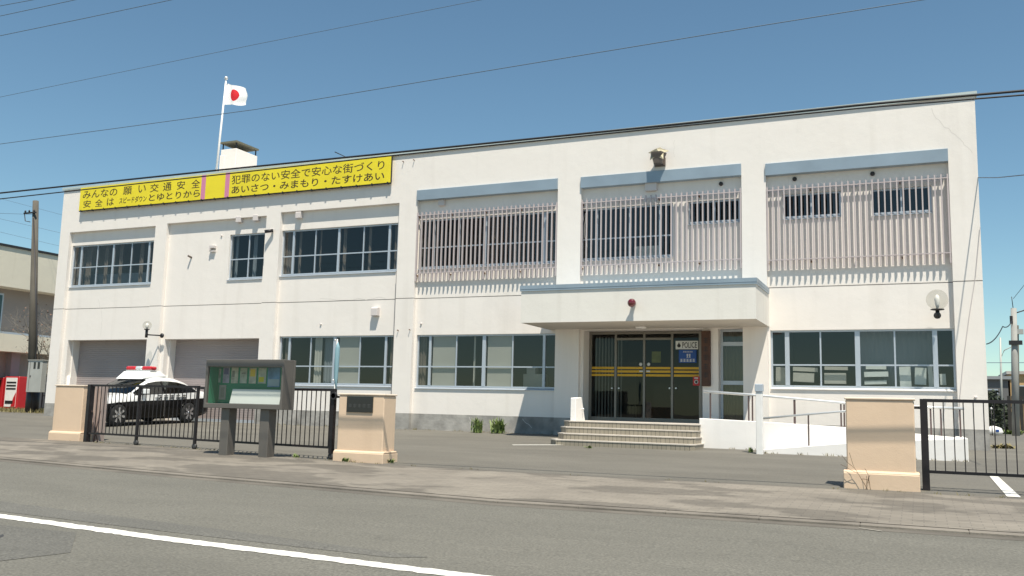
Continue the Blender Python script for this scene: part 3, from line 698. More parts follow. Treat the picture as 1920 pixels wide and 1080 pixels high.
mb=MB(); mb.box(p0.x,p1.x,yS,BW-.001,p0.z,p1.z); mb.build('board',M_['wood'],S4,bevel=.008)
mb=MB()
for i in range(5):
    zc=p1.z-.25-i*(p1.z-p0.z-.4)/4.6; xm=(p0.x+p1.x)/2
    for j in range(3): mb.box(xm-.055,xm+.055,yS-.003,yS-.0005,zc-.05+j*.045,zc-.035+j*.045)
    mb.box(xm-.008,xm+.008,yS-.0035,yS-.0005,zc-.07,zc+.075)
mb.build('lettering',M_['signink'],S4)

# steps
ST=empty('entrance_steps',(22.6,-3,-.1),'tiled entrance steps with pale nosings and chamfered ends below the canopy','steps')
ys=[-3.72,-3.42,-3.12,-2.82]; zt=[.015,.155,.295,.432]
xl=[W(1043,828,ys[0]).x,W(1057,815,ys[1]).x,W(1062,803,ys[2]).x,W(1068,793,ys[3]).x]; xr=[W(1291,836,ys[0]).x,W(1293,822,ys[1]).x,W(1297,810,ys[2]).x,W(1311,795,ys[3]).x]
for i in range(4):
    c=.22; z0=-.25 if i==0 else zt[i-1]+.0005; yb=.6 if i==3 else -1.0
    def outline(g,zz=0): return [(xl[i]-g,ys[i]-g),(xr[i]+g,ys[i]-g),(xr[i]+(.10 if i<3 else 0)+g,ys[i]+(.16 if i<3 else .01)),(xr[i]+(.10 if i<3 else 0)+g,yb),(xl[i]-c-g,yb),(xl[i]-c-g,ys[i]+c)]
    mb=MB(); mb.prism(outline(0),2,z0,zt[i]-.022); o=mb.build('riser',M_['step'],ST)
    mb=MB(); mb.prism(outline(.012),2,zt[i]-.022,zt[i]); mb.build('tread',M_['tread'],ST)
# wing wall at left of steps
xw0=W(1070,760,-2.7).x; xw1=W(1080,760,-2.7).x
mb=MB(); mb.prism([(-2.72,.41),(-2.72,.97),(-2.30,.99),(-2.02,.41)],0,xw0,xw1)
WW=mb.build('wing_wall',M_['ramp'],None,bevel=.012); tag(WW,'short white tapered wall post at the left end of the entrance steps','wall')
mb=MB(); mb.tube([(xw1-.01,-2.28,.70),(xw1+.05,-2.28,.72)],.022,8); mb.build('rail_stub',M_['pipe'],WW)

# wheelchair ramp
RA=empty('access_ramp',(27,-2.8,-.1),'white walled switchback wheelchair ramp with steel handrails right of the steps','ramp')
yF=-2.70
a=W(1311,784,yF); b_=W(1419,790,yF); c_=W(1585,801,yF); d_=W(1812,822,yF)
e3_x=W(1815,822,-3.55).x; mb=MB(); zb=-.35
mb.prism([(a.x,zb),(d_.x,zb),(d_.x,d_.z),(c_.x,c_.z),(b_.x,b_.z),(a.x,a.z)],1,yF,yF+.16); mb.build('back_curb',M_['ramp'],RA,bevel=.01)
mb=MB(); mb.prism([(a.x,zb),(e3_x-.16,zb),(e3_x-.16,d_.z-.12),(b_.x,zl+.0),(a.x,zl)],1,yF+.161,-1.3); mb.build('upper_flight',M_['tread'],RA)
yO=-3.55
e0=W(1428,843,yO); e1=W(1585,831,yO); e2=W(1714,825,yO); e3=W(1815,822,yO)
mb=MB(); mb.prism([(e0.x-.02,-.4),(e3.x,-.4),(e3.x,e3.z),(e2.x,e2.z),(e1.x,e1.z),(e0.x-.02,e0.z)],1,yO,yO+.15); mb.build('front_curb',M_['ramp'],RA,bevel=.01)
mb=MB(); mb.prism([(e0.x-.02,-.4),(e3.x-.001,-.4),(e3.x-.001,e3.z-.07),(e0.x-.02,e0.z-.03)],1,yO+.151,yF-.001); mb.build('lower_flight',M_['ramp'],RA)
mb=MB(); mb.box(e3.x-.15,e3.x,yO+.1505,-1.3,-.4,e3.z-.003); mb.build('end_curb',M_['ramp'],RA)
mb=MB()
rail1=[W(1319,734,yF+.08),W(1419,741,yF+.08),W(1585,756,yF+.08),W(1720,763,yF+.08),W(1808,766,yF+.08)]
mb.tube(rail1,.030,10); R1=mb.build('upper_handrail',M_['pipe'],RA)
def zon(pl,x):
    for p,q in zip(pl,pl[1:]):
        if p.x<=x<=q.x: return p.z+(q.z-p.z)*(x-p.x)/(q.x-p.x)
    return pl[-1].z
top1=[Vector(v) for v in (a,b_,c_,d_)]
for px in (1332,1404,1411,1490,1577,1583,1700,1745,1764,1800):
    x=W(px,780,yF+.08).x; mb=MB(); wv=.032 if px!=1490 else .045
    mb.box(x-wv/2,x+wv/2,yF+.07,yF+.09,zon(top1,x)-.04,zon(rail1,x)); mb.build('baluster',M_['darkpost'],RA)
rail2=[W(1428,784.5,yO+.08),W(1585,771,yO+.08),W(1700,764,yO+.08)]
mb=MB(); mb.tube(rail2,.024,10); mb.build('lower_handrail',M_['pipe'],RA)
for px in (1516,1640):
    x=W(px,800,yO+.08).x; mb=MB(); mb.box(x-.014,x+.014,yO+.066,yO+.094,zon([e0,e1,e2,e3],x)-.03,zon(rail2,x)); mb.build('baluster',M_['darkpost'],RA)
# intercom post
p=Vector((W(1425,850,-3.8).x,-3.8,gz(-3.8))); hz=W(1425,735,-3.8).z; ht=W(1425,720,-3.8).z
IP=empty('intercom_post',p,'white square post with a grey capped box in front of the ramp','post')
mb=MB(); mb.box(p.x-.065,p.x+.065,-3.87,-3.74,p.z-.1,hz); mb.build('post',M_['whitepaint'],IP,bevel=.008)
mb=MB(); mb.box(p.x-.08,p.x+.08,-3.89,-3.72,hz+.002,ht); mb.build('cap_box',M_['alu'],IP,bevel=.012)

# ------------------------------------------------------------------ banner on the roof edge
YBn=-.14
bx0,bx1=W(149,380,YBn).x,W(733,315,YBn).x; bzt=(W(149,360,YBn).z+W(733,289,YBn).z)/2; bzb=(W(149,401,YBn).z+W(733,338,YBn).z)/2
bzt=8.24; bzb=7.40
BN=empty('roof_banner',((bx0+bx1)/2,YBn,bzb),'long yellow banner with dark Japanese lettering and two pink bands along the roof edge','banner')
pk=[W(x,y,YBn).x for x,y in ((377,355),(385,355),(422,348),(430,348))]
mb=MB(); 
for u,v in ((bx0,pk[0]),(pk[0]+.001,pk[3]),(pk[3]+.001,bx1)): mb.box(u,v,YBn,YBn+.02,bzb,bzt)
mb.build('sheet',M_['yellow'],BN)
for u,v in ((pk[0],pk[1]),(pk[2],pk[3])):
    mb=MB(); mb.box(u,v,YBn-.002,YBn-.0003,bzb,bzt); mb.build('pink_band',M_['pink'],BN)
mb=MB(); mb.box(bx0-.02,bx1+.02,YBn+.021,YBn+.045,bzb-.035,bzb-.004); mb.box(bx1+.001,bx1+.025,YBn,YBn+.045,bzb,bzt)
for i in range(24):
    x=bx0+.1+(bx1-bx0-.2)*i/23; mb.box(x-.025,x+.025,YBn-.004,YBn+.05,bzb-.05,bzb+.02)
for i in range(8):
    x=bx0+.2+(bx1-bx0-.4)*i/7; mb.box(x-.015,x+.015,YBn+.046,.0,bzb+.1,bzb+.13)
mb.build('clip_rail',M_['dark'],BN)
tl=[]
hB=bzt-bzb
def row(body,px0,px1,pyref,zlo,zhi,bold=.008):
    tl.append(text_mesh('t',body,M_['ink'],None,W(px0,pyref,YBn).x,W(px1,pyref,YBn).x,bzb+hB*zlo,bzb+hB*zhi,YBn,bold))
for bd,u,v in (('みんなの',156,220),('願',231,247),('い',259,273),('交',281,297),('通',305,321),('安',331,346),('全',358,374)):
    row(bd,u,v,360,.50 if bd!='い' else .53,.85)
for bd,u,v in (('安',156,170),('全',178,192),('は',200,213)): row(bd,u,v,385,.10,.42)
row('スピードダウン',223,274,383,.13,.40,.016); row('とゆとりから',279,374,375,.12,.42,.014)
row('犯罪のない安全で安心な街づくり',435,720,330,.50,.86); row('あいさつ・みまもり・たすけあい',435,720,345,.11,.42,.014)
join_meshes('lettering',tl,BN)

# ------------------------------------------------------------------ emblem, lamps, camera
p=W(1233,290,-.28)
EM=empty('star_emblem',(p.x,-.05,p.z),'weathered gold star emblem jutting from the upper wall above the entrance','emblem')
def star_mesh(mb,c,r,depth,rot):
    c=Vector(c); front=c+rot@Vector((0,-depth,0)); back=c+rot@Vector((0,depth*.6,0)); ring=[]
    for k in range(10):
        a=math.pi/2+k*math.pi/5; rr_=r if k%2==0 else r*.56
        ring.append(c+rot@Vector((rr_*math.cos(a),-.02 if k%2 else .05,rr_*math.sin(a))))
    vf=mb.bm.verts.new(front); vb=mb.bm.verts.new(back); vr=[mb.bm.verts.new(q) for q in ring]
    for k in range(10):
        mb.bm.faces.new((vf,vr[k],vr[(k+1)%10])); mb.bm.faces.new((vb,vr[(k+1)%10],vr[k]))
mb=MB(); rot=Matrix.Rotation(R_(-38),3,'X'); star_mesh(mb,(p.x,-.27,p.z+.06),.31,.13,rot); mb.build('star',M_['bronze'],EM)
mb=MB(); prof=[(.13,-.24),(.16,-.12),(.215,.0),(.23,.05)]; rings=[]
for rad_,h_ in prof:
    rings.append([mb.bm.verts.new((p.x+rad_*(1.0 if k%2==0 else .80)*math.cos(math.pi*k/5+.31),-.25+rad_*(1.0 if k%2==0 else .80)*math.sin(math.pi*k/5+.31),p.z+h_)) for k in range(10)])
for i in range(len(rings)-1):
    for k in range(10): mb.bm.faces.new((rings[i][k],rings[i][(k+1)%10],rings[i+1][(k+1)%10],rings[i+1][k]))
mb.bm.faces.new(rings[0][::-1]); mb.bm.faces.new(rings[-1]); mb.build('fluted_base',M_['bronzedark'],EM)
mb=MB(); mb.box(p.x-.07,p.x+.07,-.20,-.001,p.z-.14,p.z-.04); mb.box(p.x-.15,p.x+.15,-.05,-.002,p.z-.26,p.z-.02); mb.build('bracket',M_['bronzedark'],EM,bevel=.01)

p=W(1184.5,568,-2.12)
RL=empty('red_police_lamp',(p.x,-1.94,p.z),'round dark red glass lamp on the front of the entrance canopy','lamp')
r=.105; prof=[(r*math.sin(t),r*-math.cos(t)) for t in [math.pi*i/12 for i in range(1,12)]]
mb=MB(); mb.lathe((p.x,-2.12,p.z),[(.002,-r)]+prof+[(.002,r)],n=20); mb.build('globe',M_['redglass'],RL,smooth=True)
mb=MB(); mb.tube([(p.x,-1.93,p.z),(p.x,-2.03,p.z)],.055,14); mb.build('base',M_['bronzedark'],RL)
def globe_lamp(px,py,pyb,Y,side,rad,label):
    p=W(px,py,Y); zb=W(px,pyb,Y).z
    o=empty('globe_wall_lamp',(p.x,0,zb),label,'wall lamp','clear globe lamps on the police station wall')
    prof=[(rad*math.sin(t),-rad*math.cos(t)) for t in [math.pi*i/14 for i in range(1,14)]]
    mb=MB(); mb.lathe(p,prof,n=24); mb.build('globe',M_['globe'],o,smooth=True)
    mb=MB(); mb.lathe(p,[(.02,-rad*.9),(.045,-rad*.5),(.06,-rad*.0),(.045,rad*.35),(.01,rad*.5)],n=12); mb.build('bulb',M_['whitepaint'],o)
    mb=MB(); mb.lathe((p.x,Y,p.z-rad),[(.02,-.02),(rad*.62,0),(rad*.62,.02),(.02,.03)],n=18); mb.tube([(p.x,Y,p.z-rad),(p.x,Y,zb)],.045,10); mb.build('holder',M_['dark'],o)
    mb=MB(); mb.tube([(p.x,Y,zb+.1),(p.x+side,-.03,zb+.1)],.022,8); mb.lathe((p.x+side,0,zb+.1),[(.08,0),(.08,-.03),(.03,-.05)],axis='y',n=14); mb.build('arm',M_['dark'],o)
globe_lamp(276,610,633,-.45,.25,.145,'clear globe wall lamp beside the left garage shutter')
globe_lamp(1757,562,597,-.32,0.0,.235,'clear globe wall lamp above the ground floor window at the right end')
p=W(503,434,-.10)
SC=empty('security_camera',(p.x+.08,0,p.z),'dark security camera on the pier beside the small upper window','camera')
mb=MB(); mb.tube([(p.x+.10,.0,p.z+.08),(p.x+.10,-.10,p.z+.08),(p.x+.08,-.12,p.z+.03)],.02,8); mb.build('arm',M_['grey_plastic'],SC)
mb=MB(); mb.tube([(p.x+.16,-.06,p.z+.03),(p.x-.06,-.20,p.z-.02)],.055,12); mb.build('housing',M_['dark'],SC)

# ------------------------------------------------------------------ roof: chimney, flag, antenna
ch=[W(413,300,6),W(440,300,6)]; x0,x1=ch[0].x,ch[1].x+.05; zc=W(440,278,6).z
CHM=empty('roof_chimney',((x0+x1)/2,6.5,7.75),'square white chimney with a dark flat cap on the roof','chimney')
yb=6+1.35
mb=MB(); mb.box(x0,x1,6,yb,7.75,zc); mb.box(x0-.02,x0+.25,5.97,5.999,7.75,zc-.25); mb.build('stack',M_['wall'],CHM,bevel=.015)
mb=MB(); mb.box(x0-.03,x1+.03,5.96,yb+.03,zc+.26,zc+.33); mb.build('cap',mat('cap_sheet',(.15,.145,.10),.7,.2),CHM)
mb=MB()
mb.bm.free()
for x in (x0+.06,x1-.06):
    for y in (6.06,yb-.06): mb=MB(); mb.box(x-.02,x+.02,y-.02,y+.02,zc,zc+.26); mb.build('cap_leg',M_['dark'],CHM)
fp0=W(406,318,1.0); fpt=W(424,149,1.0)
FP=empty('flagpole',(fp0.x-.03,1.0,7.75),'slim white flagpole with a ball finial rising behind the roof banner','flagpole')
base=fp0+(fp0-fpt)*.35
mb=MB(); mb.tube([base,fpt],[.045,.028],10); mb.build('pole',M_['whitepaint'],FP)
mb=MB(); mb.lathe(fpt+Vector((0,0,.05)),[(.002,-.07),(.05,-.05),(.07,0),(.05,.05),(.002,.07)],n=14); mb.build('finial',M_['pipe'],FP,smooth=True)
h0=W(421.5,155,1.0); h1=W(418,196,1.0)
m=bpy.data.materials.new('flag_cloth'); m.use_nodes=True; N,L=nodes_of(m); pb=N['Principled BSDF']; pb.inputs['Roughness'].default_value=.8
uvn=N.new('ShaderNodeUVMap'); vm=N.new('ShaderNodeVectorMath'); vm.operation='SUBTRACT'; vm.inputs[1].default_value=(.5,.5,0); L.new(uvn.outputs[0],vm.inputs[0])
vs_=N.new('ShaderNodeVectorMath'); vs_.operation='MULTIPLY'; vs_.inputs[1].default_value=(1.5,1,0); L.new(vm.outputs[0],vs_.inputs[0]); ln=N.new('ShaderNodeVectorMath'); ln.operation='LENGTH'; L.new(vs_.outputs[0],ln.inputs[0])
lt=N.new('ShaderNodeMath'); lt.operation='LESS_THAN'; lt.inputs[1].default_value=.3; L.new(ln.outputs['Value'],lt.inputs[0])
mx=N.new('ShaderNodeMix'); mx.data_type='RGBA'; mx.inputs['A'].default_value=(.82,.82,.82,1); mx.inputs['B'].default_value=(.62,.01,.02,1); L.new(lt.outputs[0],mx.inputs['Factor']); L.new(mx.outputs['Result'],pb.inputs['Base Color'])
mb=MB(); uvl=mb.bm.loops.layers.uv.new('UVMap'); nu,nv=36,20; gv=[]
for i in range(nu+1):
    u=i/nu; rowv=[]
    for j in range(nv+1):
        v=j/nv; q=h1.lerp(h0,v)
        x=u*.58-(.03*u*math.sin(v*7+1)); y=.09*math.sin(u*8+v*1.1)*u**.6+.46*u; z=-.20*u*(v-.35)+.05*math.sin(u*7+v*2.5)*u
        rowv.append(mb.bm.verts.new(q+Vector((x,y,z))))
    gv.append(rowv)
for i in range(nu):
    for j in range(nv):
        f=mb.bm.faces.new((gv[i][j],gv[i+1][j],gv[i+1][j+1],gv[i][j+1])); f.smooth=True
        for lp,(a_,b2) in zip(f.loops,((i,j),(i+1,j),(i+1,j+1),(i,j+1))): lp[uvl].uv=(a_/nu,b2/nv)
fl=mb.build('national_flag',m,None); tag(fl,'white flag with a red disc waving at the top of the flagpole','flag')
an0=W(628,285,3); an1=W(652,296,3)
mb=MB(); mb.tube([an0,an1,Vector((an1.x+.05,3,7.75))],.02,6); tag(mb.build('roof_antenna',M_['dark']),'thin bent antenna rod poking over the roof edge above the banner','antenna')

# ------------------------------------------------------------------ gate pillars
def pillar(fl,fr,bl,Y,depth,zt,zb,zband,label,plate=None):
    x0=W(*fl,Y).x; x1=W(*fr,Y).x
    o=empty('gate_pillar',((x0+x1)/2,Y+depth/2,zb),label,'gate pillar','beige gate pillars')
    mb=MB(); mb.box(x0,x1,Y,Y+depth,zb-.1,zt-.03); mb.build('shaft',M_['pillar'],o,bevel=.015)
    mb=MB(); g=.045; mb.box(x0-g,x1+g,Y-g,Y+depth+g,zb-.12,zband-.02); mb.prism([(Y-g,zband-.02),(Y+.001,zband+.015),(Y+depth,zband+.015),(Y+depth+g,zband-.02)],0,x0-g,x1+g); mb.build('base_course',M_['pillar'],o,bevel=.01)
    mb=MB(); mb.box(x0-.015,x1+.015,Y-.015,Y+depth+.015,zt-.03,zt); mb.build('cap',M_['pillarcap'],o,bevel=.008)
    if plate:
        q0=W(plate[0],plate[3],Y); q1=W(plate[2],plate[1],Y)
        mb=MB(); mb.box(q0.x,q1.x,Y-.02,Y+.01,q0.z,q1.z); pl=mb.build('name_plate',M_['plate'],o)
        mb=MB()
        for k in range(5):
            xc=q0.x+(q1.x-q0.x)*(.14+.18*k); zc=q0.z+(q1.z-q0.z)*.42; hh=.035
            for t in (-.6,0,.6): mb.box(xc-.035,xc+.035,Y-.022,Y-.0201,zc+hh*t-.005,zc+hh*t+.005)
            mb.box(xc-.006,xc+.006,Y-.0225,Y-.0201,zc-hh,zc+hh)
        mb.build('engraving',M_['plateletter'],pl)
    return x0,x1
pL=pillar((103,740),(156,740),None,-8.55,.42,W(104,721,-8.55).z,gz(-8.55)+.0,W(104,809,-8.55).z,'beige gate pillar at the left end of the black gate, near the parked police car')
xa,xb=W(170,780,-8.25).x,W(187,780,-8.25).x
GS=empty('gate_stop',((xa+xb)/2,-8.2,gz(-8.2)),'narrow brownish gate stop post beside the left gate pillar','post')
mb=MB(); mb.box(xa,xa+(xb-xa)*.42,-8.25,-8.1,gz(-8.2)-.1,W(178,723,-8.25).z); mb.box(xa+(xb-xa)*.6,xb,-8.22,-8.08,gz(-8.2)-.1,W(178,723,-8.25).z); mb.box(xa+(xb-xa)*.421,xa+(xb-xa)*.599,-8.18,-8.1,gz(-8.2)-.1,W(178,724,-8.25).z)
mb.build('post',mat('stop_post_paint',(.40,.32,.29),.7,noise=(5,.15)),GS)
pM=pillar((633,800),(718.5,800),None,-9.62,.40,W(636,737,-9.62).z,gz(-9.7),W(660,846,-9.62).z,'beige gate pillar with a black name plate left of the driveway',(650.5,744,700.5,772.5))
pR=pillar((1586,800),(1715,800),None,-9.45,.40,W(1640,745.5,-9.45).z,gz(-9.45),W(1640,885,-9.45).z,'wide beige gate pillar in front of the ramp at the right gate')

# ------------------------------------------------------------------ gates
def gate(A,Bp,zt,zb,label,posts,n,endposts=()):
    """A,Bp ground ends (x,y); posts = fractions with wheels"""
    a=Vector((*A,0)); b=Vector((*Bp,0)); d=(b-a); L_=d.length; u=d/L_; ang=math.atan2(u.y,u.x); rot=Matrix.Rotation(ang,3,'Z')
    o=empty('sliding_gate',(a+b)/2+Vector((0,0,gz((A[1]+Bp[1])/2))),label,'gate','black sliding gates')
    def P(f,z): q=a+d*f; return Vector((q.x,q.y,z))
    mb=MB(); mb.cbox(P(.5,zt),(L_,.045,.045),rot); mb.build('top_rail',M_['blackpaint'],o)
    mb=MB(); mb.cbox(P(.5,zb),(L_,.045,.04),rot); mb.build('bottom_rail',M_['blackpaint'],o)
    mb=MB()
    for i in range(1,n): mb.cbox(P(i/n,(zt+zb)/2),(.0135,.0135,zt-zb-.04),rot)
    mb.build('bars',M_['blackpaint'],o)
    for f,wd,zlo in posts:
        q=P(f,0); g0=gz(q.y)+.02
        mb=MB(); mb.cbox((q.x,q.y,(zt+.02+g0+zlo)/2),(wd,wd,zt+.02-g0-zlo),rot); po=mb.build('post',M_['blackpaint'],o)
        if zlo>.05:
            mb=MB(); c=Vector((q.x,q.y,g0+.055)); mb.lathe(c,[(.02,-.02),(.055,-.02),(.055,.02),(.02,.02)],axis='y',n=14); mb.build('wheel',M_['iron'],po)
    return o,P
zt1=W(270,721.5,-8.72).z; zb1=W(270,816,-8.72).z
g1,P1=gate((W(168,760,-8.6).x,-8.6),(W(372,760,-8.95).x,-8.95),W(270,724,-8.75).z,W(270,817.5,-8.75).z,'left leaf of the black barred sliding gate in front of the police car',[(.0,.10,.0),(.475,.05,.1),(.99,.05,.1)],28)
mb=MB()
for f0,f1_ in ((.02,.09),(.10,.05)): mb.tube([P1(f0,W(180,770,-8.6).z)+Vector((0,.03,0)),P1(f1_,gz(-8.6)+.02)+Vector((0,.05,0))],.015,6)
mb.build('brace',M_['darkpost'],g1)
g2,P2=gate((W(374,760,-8.97).x,-8.97),(W(628,760,-9.45).x,-9.45),W(500,729.5,-9.2).z,W(500,832,-9.2).z,'right leaf of the black barred sliding gate behind the notice board',[(.99,.075,.1)],31)
mb=MB(); q=P2(1.0,W(628,742,-9.45).z); mb.lathe(q+Vector((0,-.05,0)),[(.07,-.02),(.07,.02),(.045,.02),(.045,-.02)],axis='y',n=16); mb.box(q.x,q.x+.11,q.y-.02,q.y+.02,q.z-.04,q.z-.0); mb.build('latch',M_['dark'],g2)
zt3=W(1800,752,-9.2).z; zb3=W(1800,887,-9.2).z
x3=W(1733,800,-9.2).x
g3,P3=gate((x3,-9.2),(x3+4.2,-9.2),zt3,zb3,'black barred sliding gate running out of the photo right of the wide pillar',[(.0,.095,0.0),(1,.05,.1)],34)
mb=MB(); mb.box(x3-.17,x3-.02,-9.22,-9.18,zt3-.12,zt3-.08); mb.build('latch',M_['dark'],g3)
# furled pale blue banner at the gate post
p=W(629,700,-9.30)
FB=empty('furled_banner',(p.x,-9.30,gz(-9.3)),'furled pale blue cloth banner on a thin pole beside the gate post','banner')
za,zb_=W(630,638,-9.3).z,W(628,735,-9.3).z
mb=MB(); mb.tube([(p.x-.01,-9.30,gz(-9.3)),(p.x+.005,-9.30,za+.02)],.012,8); mb.build('pole',M_['whitepaint'],FB)
mb=MB(); zs=[zb_,zb_+.12,zb_+.25,zb_+.5,zb_+.8,za-.12,za-.03]; mb.tube([(p.x+.012*math.sin(i*1.7)+.02,-9.30+.01*math.cos(i*2.1),z) for i,z in enumerate(zs)],[.010,.014,.036,.045,.044,.034,.010],9); mb.build('cloth',M_['cyan'],FB)
for z in (za,W(627,713,-9.3).z):
    mb=MB(); mb.lathe((p.x-.005,-9.35,z),[(.002,-.02),(.02,0),(.002,.02)],n=8); mb.build('clip',M_['whitepaint'],FB)

# ------------------------------------------------------------------ notice board
YN=-9.95
q0=W(384,764,YN); q1=W(530,674,YN); q2=W(548,720,YN+.5)
x0,x1=W(384,720,YN).x,W(530,720,YN).x; z0=W(460,766.5,YN).z; z1=W(460,674,YN).z; dp=.36
NB=empty('notice_board',((x0+x1)/2,YN+dp/2,gz(YN)),'brown grey glazed notice board on two legs in front of the gate','notice board')
gx0,gx1=W(388,720,YN).x,W(526.5,720,YN).x; gz0,gz1=W(457,757.5,YN).z,W(457,687.5,YN).z
mb=MB(); mb.grid_wall(x0,x1,z0,z1,[(gx0,gx1,gz0,gz1)],YN,YN+dp*.86)
mb.box(x0+.001,x1-.001,YN+dp*.86+.0005,YN+dp,z0+.001,z1-.001)
mb.build('case',M_['board'],NB,bevel=.006)
mb=MB(); yb_=YN+dp*.86-.02; mb.box(gx0-.001,gx1+.001,yb_,yb_+.019,gz0-.001,gz1+.001); mb.build('back_panel',M_['green'],NB)
mb=MB(); mb.box(gx0+.001,gx0+.012,YN+.06,yb_-.001,gz0+.001,gz1-.001); mb.build('side_lining',M_['green'],NB)
mb=MB(); mb.face([(gx0,YN+.025,gz0),(gx1,YN+.025,gz0),(gx1,YN+.025,gz1),(gx0,YN+.025,gz1)]); mb.build('glass_door',glassmat('case_glass',(.94,.96,.95),1.3),NB)
for a_,b2 in ((412.5,428),(486.5,503)):
    xa,xb=W(a_,800,YN+.08).x,W(b2,800,YN+.08).x; mb=MB(); mb.box(xa,xb,YN+.08,YN+.30,gz(YN)-.1,z0-.0005); mb.build('leg',M_['board'],NB,bevel=.01)
yp=yb_-.004
def sheet(name,l,t,r,b,m,label,grp=None,deco=None):
    a_=W(l,b,yp); c2=W(r,t,yp); mb=MB(); mb.box(a_.x,c2.x,yp-.003,yp,a_.z,c2.z)
    o=mb.build(name,m); tag(o,label,'poster',grp)
    if deco:
        mb=MB(); dx,dz=c2.x-a_.x,c2.z-a_.z; mb.box(a_.x+dx*deco[0],a_.x+dx*deco[1],yp-.0045,yp-.0032,a_.z+dz*deco[2],a_.z+dz*deco[3]); mb.build('print',deco[4],o)
gp='papers pinned inside the notice board'
mats=[mat('paper_%s'%k,c,.85,noise=(14,.35)) for k,c in (('grey',(.30,.31,.28)),('violet',(.30,.27,.34)),('ivory',(.44,.42,.34)),('pale',(.38,.40,.33)))]
DD=mat('print_grey',(.2,.19,.17),.9)
sheet('pinned_poster',403.5,691,415,717,mats[0],'narrow grey poster, leftmost in the top row of the notice board',gp,(.2,.8,.5,.9,DD))
sheet('pinned_poster',417.5,689,431.5,718,mats[1],'dull violet poster second in the top row of the notice board',gp,(.15,.85,.55,.95,mat('print_violet',(.10,.09,.2),.9)))
sheet('pinned_poster',433,689,447.5,718.5,mats[2],'ivory poster with grey print third in the top row of the notice board',gp,(.1,.5,.4,.8,DD))
sheet('pinned_poster',449.5,690,464,718.5,mats[3],'pale plain poster in the middle of the notice board top row',gp,(.2,.8,.6,.7,DD))
sheet('pinned_poster',466.5,690,481.5,719,mats[2],'poster with an orange upper block in the notice board top row',gp,(.15,.85,.45,.92,M_['posteryel']))
sheet('pinned_poster',483.5,690,500,719,mats[3],'poster with a yellow lower patch beside the large blue poster',gp,(.1,.75,.1,.42,mat('print_yellow',(.5,.45,.03),.9)))
sheet('pinned_poster',501,689,526.2,725.5,M_['posterblue'],'large pale blue poster at the right of the notice board',gp,(.05,.95,.05,.40,mat('print_blue',(.3,.38,.42),.9)))
sheet('pinned_poster',410,722,424.5,749,mat('paper_brown',(.27,.25,.23),.9),'small dull notice alone at the lower left of the notice board',gp,(.25,.75,.15,.85,DD))
a_=W(432,758,YN+.12); c2=W(526,729.5,YN+.12)
mb=MB(); mb.prism([(YN+.10,gz0+.005),(YN+.17,gz0+(gz1-gz0)*.40),(YN+.19,gz0+(gz1-gz0)*.40),(YN+.13,gz0+.005)],0,W(432,745,YN+.12).x,W(525,745,YN+.12).x)
PW=mb.build('notice_sheet',M_['paper']); tag(PW,'wide white sheet leaning along the bottom of the notice board','paper')

